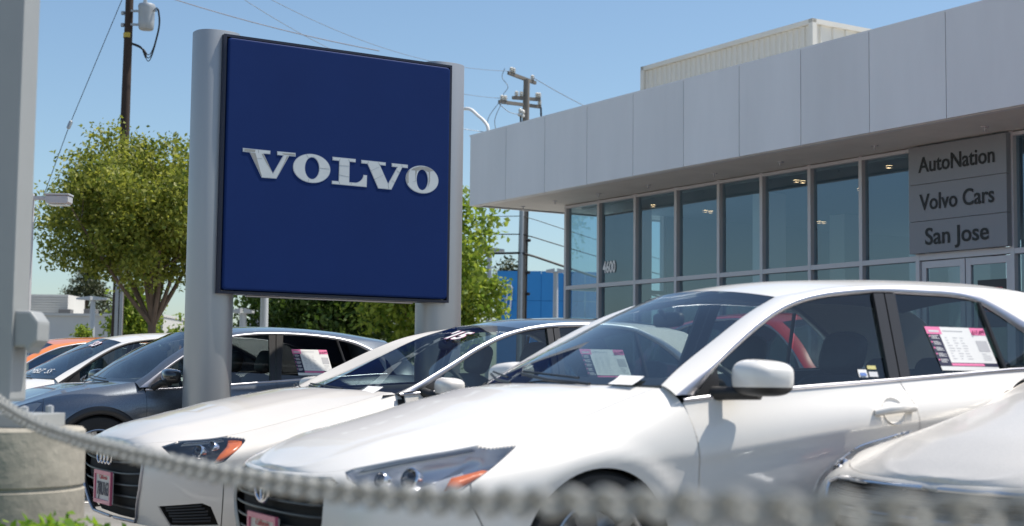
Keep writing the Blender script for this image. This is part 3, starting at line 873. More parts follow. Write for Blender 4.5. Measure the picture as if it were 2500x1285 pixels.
MP = thing('utility_pole', 'tall grey utility pole with crossarms and insulators behind the dealership corner', 'utility pole', (.40, 55, 0))
mb = MB(); mb.tube([(-.06, 0, 0), (-.03, 0, 5), (0.03, 0, 9), (.08, 0, 12.3)], [.17, .155, .14, .12], 16); mb.build('shaft', mat('pole_weathered', (.20, .18, .16), .85, noise=.2, scale=3, streak=.08), MP)
mb = MB(); mb.tube([(-.10, -.16, 0), (-.07, -.16, 5), (-.03, -.14, 9)], .085, 10); mb.build('conduit_riser', steelg, MP)
mb = MB(); mb.tube([(.12, -.08, 0), (.15, -.08, 5), (.19, -.08, 9)], .03, 8); mb.build('cable_riser', cable, MP)
for x_, z_ in ((.21, 6.2), (.2, 5.0), (.2, 4.2)): 
    mb = MB(); mb.sup((x_, -.1, z_), (.09, .08, .06), .7); mb.build('cable_clamp', cable, MP)
ins_prof = [(.02, 0), (.07, .02), (.03, .05), (.08, .08), (.03, .11), (.07, .14), (.02, .18)]
def arm_(x0_, x1_, z, y0_, y1_, dz=0.):
    mb = MB(); mb.bar((x0_, y0_, z), (x1_, y1_, z+dz), .10, .12); a = mb.build('crossarm', bpy.data.materials['pole_weathered'], MP); return a
for (xa, xb, z, ya, yb_, dz, pins) in ((-.62, .42, 12.45, -.5, .6, -.15, (-.5, -.42, .30)), (-.45, .60, 11.55, -.3, .3, .05, (-.30, -.12, .48, .56)), (-.95, .62, 11.28, -.9, .5, .08, (-.84, -.72, .58))):
    a = arm_(xa, xb, z, ya, yb_, dz)
    for p in pins:
        t = (p-xa)/(xb-xa)
        mb = MB(); mb.lathe([(r_*1.25, h_*1.15) for r_, h_ in ins_prof], (p, ya+(yb_-ya)*t, z+dz*t+.06), n=12); mb.build('insulator', porc, a)
for x_, z_ in ((-.10, 11.0), (.0, 10.95), (-.13, 10.85), (-.01, 10.8)):
    mb = MB(); mb.lathe([(.03, 0), (.075, .04), (.075, .1), (.03, .15)], (x_-.05, -.25, z_), n=12); mb.build('insulator', porc, MP)
for x_, z0_, z1_ in ((-.14, 10.95, 10.35), (.62, 11.2, 10.65)):
    mb = MB(); mb.tube([(x_, -.25, z0_), (x_+.02, -.25, z1_)], .035, 8); mb.build('fuse_cutout', cable, MP)
for P in ([(-.75, -.5, 12.62), (-.85, -.5, 12.3), (-.62, -.5, 11.9), (-.80, -.5, 11.6), (-.62, -.4, 11.25)], [(-.95, -.9, 11.25), (-1.35, -.9, 10.6), (-1.2, -.8, 9.7), (-.3, -.3, 9.2)], [(-.85, -.9, 11.25), (-1.1, -.9, 10.5), (-.8, -.8, 9.8), (-.1, -.3, 9.4)], [(-.95, -.9, 11.2), (-.6, -.7, 10.95), (-.15, -.3, 10.9)], [(.6, .4, 11.1), (.9, .4, 10.6), (1.4, .6, 10.4)]):
    mb = MB(); mb.tube(crom(P, 24), .014, 6); mb.build('jumper_lead', wirem, MP)

W3 = lambda a, b, d, n=24: sag(a, b, d, n)
wire(W3((-10.4, 41.5, 11.95), (-3.8, 41.0, 10.2), .12), .014, 'bright service wire running from the transformer to behind the blue sign', MT['brushed'])
wire(W3((-9.0, 42, 13.0), (-.2, 55, 12.62), .75), .010, 'upper of two sagging wires from above the blue sign to the grey pole')
wire(W3((-9.6, 42, 13.1), (-.45, 54.6, 11.5), .9), .010, 'lower of two sagging wires above the blue sign')
wire(W3((.75, 55.4, 12.45), (9, 62, 10.9), .5), .014, 'wire from the top of the grey pole down to the dealership roofline')
wire(W3((-9.6, 50, 11.6), (-.2, 55, 10.2), .35), .012, 'thin wire behind the right post of the blue sign')
for (zl, zr, zr2, rad, lab, m_) in ((7.28, 7.10, 6.25, .014, 'topmost of the low wires passing behind the dealership corner', cable), (6.72, 6.42, 5.75, .02, 'middle of the low wires passing behind the dealership corner', cable), (5.80, 5.72, 4.75, .042, 'thick black cable passing behind the dealership corner', cable)):
    L_ = list(W3((-14, 55.6, zl+.5), (.35, 54.8, zr), .25)) + list(W3((.45, 54.8, zr), (10, 57.5, zr2-1.6), .1))[1:]
    wire(L_, rad, lab, m_)

# ---------------------------------------------------------------- lamps
lampg = mat('lamp_grey', (.50, .52, .54), .5, .2)
LL1 = thing('lot_lamp', 'grey shoebox lot lamp on a square pole left of the round tree', 'street lamp', (-6.58, 20, 0))
mb = MB(); mb.box((0, 0, 1.73), (.10, .10, 3.46)); mb.build('pole', lampg, LL1, bevel=.006)
mb = MB(); mb.box((.13, 0, 3.40), (.2, .05, .05)); mb.build('arm', lampg, LL1)
mb = MB(); mb.prism([(.24, 3.34), (.26, 3.32), (.53, 3.32), (.55, 3.34), (.55, 3.425), (.24, 3.425)], -.11, .11, 'XZ'); hd_ = mb.build('lamp_head', lampg, LL1, bevel=.006)
mb = MB(); mb.box((.395, 0, 3.443), (.33, .24, .025)); mb.build('head_lid', lampg, hd_, bevel=.005)
mb = MB(); mb.box((.40, 0, 3.305), (.25, .2, .012)); mb.build('lamp_glass', MT['lens'], hd_)
def tlamp(x, y, h, w, label, double=True):
    t = thing('lot_lamp', label, 'street lamp', (x, y, 0), 0, 'distant flat headed lot lamps')
    mb = MB(); mb.tube([(0, 0, 0), (0, 0, h)], [.13, .10], 10); mb.build('pole', lampg, t)
    for s in ((-1, 1) if double else (1,)):
        mb = MB(); mb.prism([(.05, h-.02), (w, h), (w, h+.07), (.05, h+.14)], -.22, .22, 'XZ'); mb.V = [Vector((v[0]*s, v[1], v[2])) for v in mb.V]; mb.build('lamp_head', lampg, t)
tlamp(-17.03, 60, 4.06, .62, 'flat headed lot lamp in front of the white building')
tlamp(-15.3, 60, 4.75, .35, 'taller lot lamp close to the left of the wooden pole')
tlamp(1.79, 60, 5.40, .40, 'flat headed lot lamp in front of the blue building')
tlamp(-.93, 60, 6.22, .62, 'lot lamp rising above the bright green tree')
tlamp(-6.70, 40, 3.9, .3, 'pale lamp post under the blue sign by the leafy trees')
tlamp(-8.0, 44, 2.9, .3, 'pale lamp post just right of the left sign post')
tlamp(-11.6, 60, 3.0, .3, 'pale lamp post beside the left sign post')
DV = thing('davit_lamp_arm', 'white bent pipe arm rising over the left end of the dealership fascia', 'street lamp', J0 + Matrix.Rotation(BR, 3, 'Z') @ Vector((-2.356, 1.0, 0)), BR)
mb = MB(); mb.tube(crom([(-1.255, 0, 6.835), (-0.729, 0, 6.747), (-0.469, 0, 6.594), (-0.127, 0, 6.378), (-0.025, 0, 6.277), (-0.006, 0, 6.17), (0.0, 0, 5.927)]+[(0, 0, 5.2), (0.976, 0, 5.1)], 50), .035, 10); mb.build('pipe_arm', mat('white_pipe', (.80, .79, .76), .5), DV)
# ---------------------------------------------------------------- trees
bark = mat('bark', (.16, .115, .085), .9, noise=.3, scale=4, streak=.2, bump=.6, bscale=18)
def leaf_mesh(name, centres, size, m, parent, rnd, up=.3, aspect=.55):
    n = len(centres)
    d = rnd.normal(size=(n, 3)); d /= np.linalg.norm(d, axis=1)[:, None]
    s = np.cross(d, rnd.normal(size=(n, 3))); s /= np.linalg.norm(s, axis=1)[:, None]
    L = size*rnd.uniform(.55, 1.5, n)[:, None]
    nn = np.cross(d, s)
    A = centres-d*L*.5; B = centres+d*L*.5
    Mi = centres+nn*L*.12
    V = np.stack([A, Mi+s*L*aspect*.5, B, Mi-s*L*aspect*.5], 1).reshape(-1, 3)
    me = bpy.data.meshes.new(name)
    me.vertices.add(4*n); me.vertices.foreach_set('co', V.ravel())
    me.loops.add(4*n); me.loops.foreach_set('vertex_index', np.arange(4*n, dtype=np.int32))
    me.polygons.add(n); me.polygons.foreach_set('loop_start', np.arange(0, 4*n, 4, dtype=np.int32)); me.polygons.foreach_set('loop_total', np.full(n, 4, np.int32))
    me.materials.append(m); me.update(calc_edges=True)
    return link(name, me, parent)

def clumps(rnd, ncl, per, c, rad, cr, shell=.55, flat=1., cutbelow=None):
    """leaf positions: clumps spread through an uneven ellipsoid"""
    pts = []
    k = 0
    while k < ncl:
        d = rnd.normal(size=3); d /= np.linalg.norm(d)
        r = (shell+(1-shell)*rnd.random())*(1+.10*math.sin(3*d[0]+2)+.10*math.sin(4*d[1]*2+d[2]*3))
        p = np.array(c)+d*r*np.array(rad)
        if cutbelow is not None and p[2] < cutbelow-.2*rnd.random(): continue
        q = np.clip(rnd.normal(size=(per, 3)), -1.7, 1.7)*cr*rnd.uniform(.6, 1.25)*np.array([1, 1, flat])
        pts.append(p+q); k += 1
    return np.concatenate(pts)

def tree(name, label, loc, leafm, size, n, per, c, rad, cr, seed, trunk_h, trunk_r, limbs=7, group=None, shell=.5, cutbelow=None, cat='tree', stems=1, flare=.7, bk=None):
    rnd = np.random.default_rng(seed)
    t = thing(name, label, cat, loc, rnd.uniform(0, 6), group)
    P = clumps(rnd, n, per, c, rad, cr, shell, .8, cutbelow)
    leaf_mesh('crown', P, size, leafm, t, rnd)
    mb = MB()
    mb.tube(crom([(0, 0, -.05), (.02, .01, trunk_h*.5), (0, .02, trunk_h)], 8), np.linspace(trunk_r*1.2, trunk_r*.85, 8), 12)
    mb.build('trunk', bk or bark, t)
    for k in range(limbs):
        a = 2*math.pi*(k+rnd.uniform(-.3, .3))/limbs
        e = np.array([math.cos(a)*rad[0]*rnd.uniform(.35, flare), math.sin(a)*rad[1]*rnd.uniform(.35, flare), c[2]+rad[2]*rnd.uniform(-.1, .55)])
        b = np.array([0, 0, trunk_h-.02-.15*rnd.random()])
        m1 = b+(e-b)*.33+np.array([0, 0, -.05])+rnd.normal(size=3)*.05
        m2 = b+(e-b)*.66+rnd.normal(size=3)*.08+np.array([0, 0, .08])
        pts = crom([b, m1, m2, e], 14)
        rr = np.linspace(trunk_r*.55, .012, 14)
        mb = MB(); mb.tube(pts, rr, 8)
        for j in range(3):
            i0 = rnd.integers(5, 12); q = pts[i0]
            dd = rnd.normal(size=3); dd[2] = abs(dd[2]); dd /= np.linalg.norm(dd)
            mb.tube(crom([q, q+dd*.35*rad[2]*.4+(e-b)*.05, q+dd*.6*rad[2]*.5+(e-b)*.12], 7), np.linspace(rr[i0]*.6, .006, 7), 6)
        mb.build('limb', bk or bark, t)
    return t

lf_a = leafmat('leaf_olive', (.09, .135, .016), (.34, .35, .055), .42)
lf_b = leafmat('leaf_bright', (.11, .19, .02), (.30, .36, .045), .42)
lf_c = leafmat('leaf_dark', (.03, .06, .012), (.07, .11, .02), .25)
lf_d = leafmat('needle_grey', (.035, .05, .02), (.085, .095, .035), .15)
lf_e = leafmat('leaf_mid', (.03, .075, .008), (.10, .16, .02), .3)
tree('crape_tree', 'round topped tree with olive green leaves in front of the wooden pole', (-8.75, 36, 0), lf_a, .11, 255, 230, (-.0, 0, 4.95), (2.75, 2.5, 1.75), .30, 11, 2.3, .115, 12, shell=.28, cutbelow=3.5, flare=.85)
tree('leafy_tree', 'bright yellow green tree beside the right post of the blue sign', (-2.45, 46, 0), lf_b, .20, 130, 130, (0, 0, 3.93), (2.2, 2.2, 2.55), .36, 12, 1.6, .16, 7, shell=.3)
tree('leafy_tree', 'dark green shady tree seen under the middle of the blue sign', (-5.6, 49.6, 0), lf_e, .20, 190, 130, (0, 0, 3.9), (3.0, 2.6, 3.2), .45, 13, 1.6, .13, 8, shell=.25)
tree('leafy_tree', 'leafy green tree under the left part of the blue sign', (-8.0, 52, 0), lf_e, .19, 90, 110, (0, 0, 3.1), (1.6, 1.5, 2.2), .34, 14, 1.0, .11, 7, shell=.25)
tree('young_tree', 'young bright green tree behind the round tree trunk', (-13.0, 51, 0), lf_b, .17, 55, 80, (0, 0, 2.9), (.85, .8, 1.65), .25, 15, 1.0, .09, 5, shell=.25)
tree('young_tree', 'small pointed green sapling in front of the white building', (-14.5, 50, 0), lf_b, .12, 16, 60, (0, 0, 2.2), (.25, .25, .75), .14, 16, 1.2, .05, 4, shell=.1)
tree('leafy_tree', 'yellowish shrub like tree left of the left sign post', (-13.3, 62, 0), lf_b, .2, 40, 80, (0, 0, 2.2), (1.3, 1, 1.1), .3, 17, .8, .1, 5, shell=.2)
# cedar: tiers of drooping clumps
rnd = np.random.default_rng(21)
CT = thing('cedar_tree', 'dark grey green conifer rising behind the white building', 'tree', (-27.4, 95, 0))
pts = []
for k in range(120):
    z = rnd.uniform(4.2, 9.0)
    r = 1.55*(1-((z-5.6)/3.6)**2 if z > 5.6 else 1-.25*(5.6-z))*rnd.uniform(.55, 1)
    a = rnd.uniform(0, 2*math.pi)
    pts.append(np.array([r*math.cos(a), r*math.sin(a), z])+rnd.normal(size=(90, 3))*np.array([.26, .26, .2]))
leaf_mesh('crown', np.concatenate(pts), .16, lf_d, CT, rnd)
mb = MB(); mb.tube([(0, 0, 0), (0, 0, 9)], [.35, .05], 10); mb.build('trunk', bark, CT)
CT.scale = (1, 1, .88)
tree('leafy_tree', 'dark pine top beyond the blue building', (-.1, 100, 0), lf_d, .25, 40, 60, (0, 0, 6.6), (.8, .8, 2.6), .3, 22, 4, .2, 4)

# ---------------------------------------------------------------- far buildings
wb_ = mat('white_stucco', (.56, .55, .52), .8, noise=.05, scale=.6)
WB = thing('white_building', 'low white building with rounded corner and rooftop units at far left', 'building', (-22.5, 75, 0))
mb = MB(); mb.box((1.0, 3, 1.2), (8.2, 6, 2.4)); mb.build('lower_wall', mat('beige_stucco', (.44, .43, .40), .8), WB)
mb = MB()
prof = [(-3.2, 6), (-3.2, .9)]+[(-2.3-.9*math.cos(a), .9-.9*math.sin(a)) for a in np.linspace(.15, math.pi/2, 8)]+[(4.8, 0), (4.8, 6)]
mb.prism(prof, 2.4, 4.0, 'XY'); mb.build('upper_wall', wb_, WB)
mb = MB(); mb.prism([(p[0]*1.01, p[1]-.1) for p in prof], 4.0, 4.12, 'XY'); mb.build('parapet', wb_, WB)
mb = MB(); mb.box((-1.8, 3, 4.6), (2.6, 3, 1.1)); ls = mb.build('louvre_screen', wb_, WB)
for k in range(8):
    mb = MB(); mb.box((-1.8, 1.47, 4.15+.13*k), (2.62, .06, .09)); mb.build('louvre_slat', wb_, ls)
for k, x_ in enumerate((-.5, .8, 1.9, 2.9)):
    mb = MB(); mb.box((x_, 1.2, 4.25), (.62, .6, .26+.04*(k % 2))); mb.build('rooftop_unit', mat('roof_unit_grey', (.13, .13, .13), .7) if k == 0 else bpy.data.materials['roof_unit_grey'], WB, bevel=.04)
mb = MB(); mb.box((-1.6, -.35, 1.0), (3.6, .5, 2.0)); mb.build('blue_base', mat('blue_awning', (.03, .14, .36), .6), WB)
BB = thing('blue_building', 'bright blue metal showroom building with a white H emblem far behind', 'building', (1.6, 80, 0))
blue = mat('blue_metal', (.03, .26, .62), .45, .1, noise=.04, scale=.8)
for r_ in range(3):
    for c_ in range(5):
        mb = MB()
        a0, a1 = -2.4+1.2*c_, -2.4+1.2*(c_+1)
        yc = lambda x: .12*(x)**2*.35
        z0_, z1_ = (0, 3.6, 5.3)[r_], (3.6, 5.3, 6.92)[r_]
        mb.add([(a0+.01, yc(a0), z0_+.01), (a1-.01, yc(a1), z0_+.01), (a1-.01, yc(a1), z1_-.01), (a0+.01, yc(a0), z1_-.01), (a0+.01, yc(a0)+.2, z0_+.01), (a1-.01, yc(a1)+.2, z0_+.01), (a1-.01, yc(a1)+.2, z1_-.01), (a0+.01, yc(a0)+.2, z1_-.01)],
               [(0, 1, 2, 3), (3, 2, 6, 7), (0, 3, 7, 4), (1, 5, 6, 2), (0, 4, 5, 1), (5, 4, 7, 6)])
        mb.build('cladding_panel', blue, BB)
mb = MB(); mb.box((0, 4, 3.4), (4.6, 6.6, 6.8)); mb.build('wall', blue, BB)
mb = MB(); mb.box((2.9, 2, 2.4), (1.2, 3, 4.8)); mb.build('annex', wb_, BB)
whm = mat('emblem_white', (.75, .78, .82), .4)
mb = MB()
hx, hz, hy = -2.08, 5.40, .0
ring = [(hx+s*.5, hz+t*.72) for s, t in ((-.8, 1), (.8, 1), (1, .8), (.8, -.8), (.6, -1), (-.6, -1), (-.8, -.8), (-1, .8))]
mb.tube([(p[0], hy-.05, p[1]) for p in ring], .05, 6, closed=True)
mb.bar((hx-.27, hy-.05, hz+.45), (hx-.17, hy-.05, hz-.45), .15, .06); mb.bar((hx+.27, hy-.05, hz+.45), (hx+.17, hy-.05, hz-.45), .15, .06); mb.bar((hx-.2, hy-.05, hz), (hx+.2, hy-.05, hz), .13, .055)
mb.build('emblem', whm, BB)
GB = thing('grey_building', 'small grey tower like building beyond the round tree trunk', 'building', (-17.5, 100, 0))
mb = MB(); mb.box((0, 2, 2.2), (3.2, 4, 4.4)); mb.build('wall', mat('grey_stucco', (.36, .37, .39), .8), GB)
mb = MB(); mb.box((.2, 2, 4.8), (1.2, 2, .8)); mb.build('roof_stair', bpy.data.materials['grey_stucco'], GB)
mb = MB(); mb.box((-.6, -.02, 3.2), (.7, .05, .6)); mb.build('window', MT['gloss'], GB)
# buildings and trees across the road, behind the photographer's left, that the glass reflects
# ---------------------------------------------------------------- car builder
VA, VB = .24, .46
def to_w(q): q = np.array(q, float); return np.column_stack([q[:, 0], np.where(q[:, 1] <= 1, q[:, 1]*VA, VA+(q[:, 1]-1)*VB)])
def to_v(q): return q[:, 0], np.where(q[:, 1] <= VA, q[:, 1]/VA, 1+(q[:, 1]-VA)/VB)

def dense(poly, step):
    out = []
    n = len(poly)
    for i in range(n):
        a, b = np.array(poly[i]), np.array(poly[(i+1) % n])
        k = max(1, int(np.ceil(np.linalg.norm(b-a)/step)))
        out += [a+(b-a)*j/k for j in range(k)]
    return np.array(out)

def panel_geo(net, outer, holes=(), gap=.003, lip=.012, step=.03, sym=False, out=0.):
    """panel = polygon of the (u, v) side surface less its holes; edges turned in. sym: u = 0 is the middle of the car and stays open"""
    po = offset(to_w(outer), gap)
    if sym: po[:, 0] = np.where(np.array(outer)[:, 0] <= 1e-6, 0., po[:, 0])
    hs = [offset(to_w(h), -gap) for h in holes]
    polys = [dense(po, step)]+[dense(h, step*.7) for h in hs]
    V, E = [], []
    for p in polys:
        b = len(V); V += [Vector(q) for q in p]
        E += [(b+i, b+(i+1) % len(p)) for i in range(len(p))]
    lo, hi = po.min(0), po.max(0)
    gx, gy = np.meshgrid(np.arange(lo[0]+step/2, hi[0], step), np.arange(lo[1]+step/2, hi[1], step))
    G = np.column_stack([gx.ravel(), gy.ravel()])
    ok = in_poly(G, po)
    for h in hs: ok &= ~in_poly(G, h)
    # keep clear of the outlines
    A = np.concatenate(polys)
    G = G[ok]
    if len(G):
        dm = np.array([np.min((A[:, 0]-g[0])**2+(A[:, 1]-g[1])**2) for g in G])
        G = G[dm > (step*.45)**2]
    V += [Vector(g) for g in G]
    r = delaunay_2d_cdt(V, E, [], 0, 1e-5)
    W = np.array([tuple(v) for v in r[0]]); T = np.array(r[2])
    C = W[T].mean(1)
    ok = in_poly(C, po)
    for h in hs: ok &= ~in_poly(C, h)
    T = T[ok]
    used = np.unique(T); mp = -np.ones(len(W), int); mp[used] = np.arange(len(used))
    W, T = W[used], mp[T]
    u, v = to_v(W)
    P = net.S(u, v); N = net.normal(u, v)
    P = P + N*out
    # consistent winding with the normals
    fn = np.cross(P[T[:, 1]]-P[T[:, 0]], P[T[:, 2]]-P[T[:, 0]])
    fl = (fn*N[T].mean(1)).sum(1) < 0
    T[fl] = T[fl][:, ::-1]
    # turned-in edge
    if lip:
        cnt = {}
        for t in T:
            for a, b in ((t[0], t[1]), (t[1], t[2]), (t[2], t[0])):
                cnt[(a, b)] = 1
        be = [(a, b) for (a, b) in cnt if (b, a) not in cnt]
        if sym: be = [(a, b) for a, b in be if not (W[a, 0] < 1e-4 and W[b, 0] < 1e-4)]
        ids = sorted({i for e in be for i in e})
        k0 = len(P)
        low = {i: k0+j for j, i in enumerate(ids)}
        P = np.concatenate([P, P[ids]-N[ids]*lip]); N = np.concatenate([N, N[ids]])
        L = []
        for a, b in be: L += [(b, a, low[a]), (b, low[a], low[b])]
        T = np.concatenate([T, np.array(L)]) if L else T
    return P, T, N

def both(name, geo, m, parent, join=False):
    """the left panel and its mirror image; join = one mesh across the middle"""
    P, T, N = geo
    Q, Nq = P*[1, -1, 1], N*[1, -1, 1]
    if join:
        V = np.concatenate([P, Q]); F = np.concatenate([T, T[:, ::-1]+len(P)])
        return [mesh(name, V, F, m, parent, True, normals=np.concatenate([N, Nq]))]
    return [mesh(name, P, T, m, parent, True, normals=N), mesh(name, Q, T[:, ::-1], m, parent, True, normals=Nq)]

def mir(name, V, F, m, parent, smooth=True):
    V = np.array(V, float)
    a = mesh(name, V, F, m, parent, smooth)
    b = mesh(name, V*[1, -1, 1], [tuple(reversed(q)) for q in F], m, parent, smooth)
    return a, b

def arch_poly(net, cx, cz, r, zb):
    """wheel opening as a (u, v) polygon"""
    out = []
    for a in np.linspace(R(-8), R(188), 34):
        x, z = cx+r*math.cos(a), cz+r*math.sin(a)
        out.append(net.side(x, max(z, zb+.01)))
    out.append((net.side(cx-r, .34)[0], 2.08)); out.insert(0, (net.side(cx+r, .34)[0], 2.08))
    return out

def wheel_mesh(r, w, key, cache={}):
    if key in cache: return cache[key]
    t = MB()
    h = w/2
    t.lathe([(r*.66, -h*.9), (r*.80, -h), (r*.94, -h*.97), (r, -h*.72), (r, h*.72), (r*.94, h*.97), (r*.80, h), (r*.66, h*.9)], axis='Y', n=44)
    tm = t.build('tyre', MT['rubber']); td = tm.data; bpy.data.objects.remove(tm)
    m = MB()
    m.lathe([(r*.67, -h*.9), (r*.67, h*.88), (r*.635, h*.92), (r*.60, h*.80), (r*.60, -h*.9)], axis='Y', n=44)
    m.lathe([(.001, h*.62), (r*.13, h*.62), (r*.17, h*.52), (r*.17, h*.2)], axis='Y', n=20)
    for k in range(5):
        for s in (-.13, .13):
            a = 2*math.pi*k/5+s
            d = Vector((math.cos(a), 0, math.sin(a)))
            p = Vector((-math.sin(a), 0, math.cos(a)))
            A, B = d*r*.12, d*r*.64
            wa, wb = .026, .017
            V = [A-p*wa+Vector((0, h*.58, 0)), A+p*wa+Vector((0, h*.58, 0)), B+p*wb+Vector((0, h*.84, 0)), B-p*wb+Vector((0, h*.84, 0))]
            V += [v-Vector((0, .03, 0)) for v in V]
            m.add(V, [(0, 1, 2, 3), (4, 7, 6, 5), (0, 4, 5, 1), (1, 5, 6, 2), (2, 6, 7, 3), (3, 7, 4, 0)])
    rm = m.build('rim', MT['rim']); rd = rm.data; bpy.data.objects.remove(rm)
    d = MB(); d.lathe([(.02, h*.1), (r*.5, h*.1), (r*.5, h*.02), (.02, h*.02)], axis='Y', n=30)
    dm = d.build('brake_disc', MT['lampbowl']); dd = dm.data; bpy.data.objects.remove(dm)
    cache[key] = (td, rd, dd)
    return cache[key]

def seat_parts(parent, x, y, full=True, head=True):
    t = MB()
    t.sup((x+.20, y, .42), (.26, .25, .10), .45)
    tilt = Matrix.Rotation(R(-18), 3, 'Y')
    t.sup((x-.09, y, .72), (.10, .25, .33), .5, rot=tilt)
    t.sup((x+.0, y-.22, .70), (.10, .05, .26), .6, rot=tilt)
    t.sup((x+.0, y+.22, .70), (.10, .05, .26), .6, rot=tilt)
    s = t.build('seat', MT['seat'], parent)
    h = MB()
    h.sup((x-.235, y, 1.14), (.055, .135, .105), .6, rot=tilt)
    h.tube([(x-.20, y-.05, .98), (x-.225, y-.05, 1.08)], .008, 6); h.tube([(x-.20, y+.05, .98), (x-.225, y+.05, 1.08)], .008, 6)
    h.build('headrest', MT['seat'], s)

def ell(u, v, du, dv, n=20): return [(u+du*math.cos(2*math.pi*k/n), v+dv*math.sin(2*math.pi*k/n)) for k in range(n)]

def build_car(spec, label, paint, pose, group, scale=(1, 1, 1), trim='brushed', rear='tint', front='tint', roofm=None, mirror=None, arch='paint', plate=None, cat='car', name='parked_car', emblem=None, lower=None, detail=True, step=.032):
    yaw, cx, cy = pose
    root = thing(name, label, cat, (cx, cy, 0), yaw+math.pi, group)
    s3 = np.array(scale)
    s6 = np.concatenate([s3, s3])
    front_st = np.array(spec['front'])*s6; belt_st = np.array(spec['belt'])*s6
    E = [np.array(q)*s3 for q in spec['E']]; D = [np.array(q)*s3 for q in spec['D']]
    dlo = np.array(spec['dlo'])*s3[[0, 2]]
    wb, Rw, rt, zb = spec['wb']*s3[0], spec['R']*s3[0], spec['rw']*s3[0], spec['zb']
    wz = rt
    NF = Net(front_st, -.36, zb, .06, [(0, wz)], Rw)
    NB = Net(belt_st, -.3, zb, .075, [(0, wz), (-wb, wz)], Rw, down=.75)
    P_ = MT[paint]
    cuts = {k: (v[0]*s3[0], v[1]*s3[0]) for k, v in spec['cuts'].items()}
    hl = [(a, .004 if b <= .035 else b) for a, b in spec['hl']]; hh = [(a, -.06 if b <= .035 else b) for a, b in spec['hl']]; am = spec['amber']; gr = spec['grilles']
    # ---- front bumper, fenders, lamps, grilles
    ub0 = NF.side(cuts['bump'][0], .62*s3[2])[0]; ub1 = NF.side(cuts['bump'][1], .40)[0]
    af = arch_poly(NF, 0, wz, Rw, zb)
    ue = float(np.linalg.norm(np.diff(front_st[:-1, :2], axis=0), axis=1).sum())
    def cutline(net, xt, xb, ztop, first=None):
        out = [first] if first else []
        for z in np.linspace(ztop, .30, 9):
            k = np.clip((ztop-z)/(ztop-.62), 0, 1)
            x = xt+(xb-xt)*(1-(1-k)**2)
            out.append(net.side(x, z))
        return out+[(out[-1][0], 1.86)]
    utop = ue-.02
    seam = [(ub0+.02, 0), (ub0, .5), (ub0-.005, 1.0), (ub1, 1.3), (ub1, 2)]
    both('front_bumper', panel_geo(NF, [(0, 0)]+seam+[(0, 2)], [hh]+gr, sym=True, step=step), P_, root, True)
    fend = seam[::-1]+[(utop, 0)]+cutline(NF, *cuts['door'], belt_st[1][5]-.012)
    both('fender', panel_geo(NF, fend, [hh, af], step=step), P_, root)
    for sgn in (1, -1):
        S_ = np.array([1, sgn, 1])
        fl = (lambda q: q) if sgn > 0 else (lambda q: [tuple(reversed(t)) for t in q])
        P, T, N = panel_geo(NF, hl, gap=.001, lip=.004, step=.03, out=spec.get('lens_out', 0))
        h = mesh('headlight', P*S_, fl(T.tolist()), MT['lens'], root, True, normals=N*S_)
        # bowl behind the lens
        dn = dense(offset(to_w(hl), .002), .03)
        u, v = to_v(dn); A = NF.S(u, v); NN = NF.normal(u, v)
        c = A.mean(0); nn = NN.mean(0); nn /= np.linalg.norm(nn)
        rows = [A-NN*.005, A*.93+c*.07-nn*.035, A*.86+c*.14-nn*.065, A*.45+c*.55-nn*.075, A*.01+c*.99-nn*.075]
        V, F = loft([list(r*S_) for r in rows], True)
        mesh('lamp_bowl', V, F, MT[spec.get('bowl', 'lampbowl')], h, True)
        if am:
            P, T, N = panel_geo(NF, am, gap=.001, lip=.01, step=.03, out=-.014)
            mesh('amber_reflector', P*S_, fl(T.tolist()), MT['amber'], h, True)
        for (pu, pv, pr_) in spec['proj']:
            q = NF.S([pu], [pv])[0]; n_ = NF.normal([pu], [pv])[0]
            nd = Vector((n_*.5+np.array([.8, .1, 0]))*S_).normalized()
            b = Vector(q*S_)-nd*.05
            mb = MB()
            mb.lathe([(pr_*1.25, 0), (pr_*1.3, .03), (pr_*1.15, .035), (pr_, .02)], n=20)
            mb.lathe([(pr_, .015), (pr_*.85, .03), (pr_*.5, .042), (.001, .046)], n=20, i=1)
            Mx = nd.to_track_quat('Z', 'Y').to_matrix()
            mb.V = [Mx @ Vector(q_)+b for q_ in mb.V]
            mb.build('projector', [MT['chrome'], MT['gloss']], h)
    # grille backing with bars
    for gi, g in enumerate(gr):
        if max(q[0] for q in g) < 1e-6: continue
        ex = offset(to_w(g), -.02); ex[:, 0] = np.maximum(ex[:, 0], 0)
        u, v = to_v(ex)
        sym = min(q[0] for q in g) < 1e-6
        P, T, N = panel_geo(NF, list(zip(u, v)), gap=0, lip=0, step=.05, sym=sym, out=-.045)
        objs = both('grille', (P, T, N), MT['liner'], root, sym)
        lo = min(q[1] for q in g); hi = max(q[1] for q in g); u0_, u1_ = min(q[0] for q in g), max(q[0] for q in g)
        for k in range(1, spec.get('bars', 7)):
            vv = lo+(hi-lo)*k/spec.get('bars', 7)
            us = np.linspace(u0_, u1_, 20)
            ok = in_poly(to_w(list(zip(us, [vv]*20))), to_w(g)) | ((us < .01) & sym)
            us = us[ok]
            if not sym: us = us[1:-1]
            if len(us) < 3: continue
            A = NF.S(us, np.full(len(us), vv)); NN = NF.normal(us, np.full(len(us), vv))
            A = A-NN*.02
            if sym:
                A = np.concatenate([(A*[1, -1, 1])[::-1], A[1:]])
                mb = MB(); mb.tube(A, .006, 6); mb.build('grille_bar', MT[spec.get('barm', 'satin')], objs[0])
            else:
                for sg, ob in zip((1, -1), objs):
                    mb = MB(); mb.tube(A*[1, sg, 1], .006, 6); mb.build('grille_bar', MT['satin'], ob)
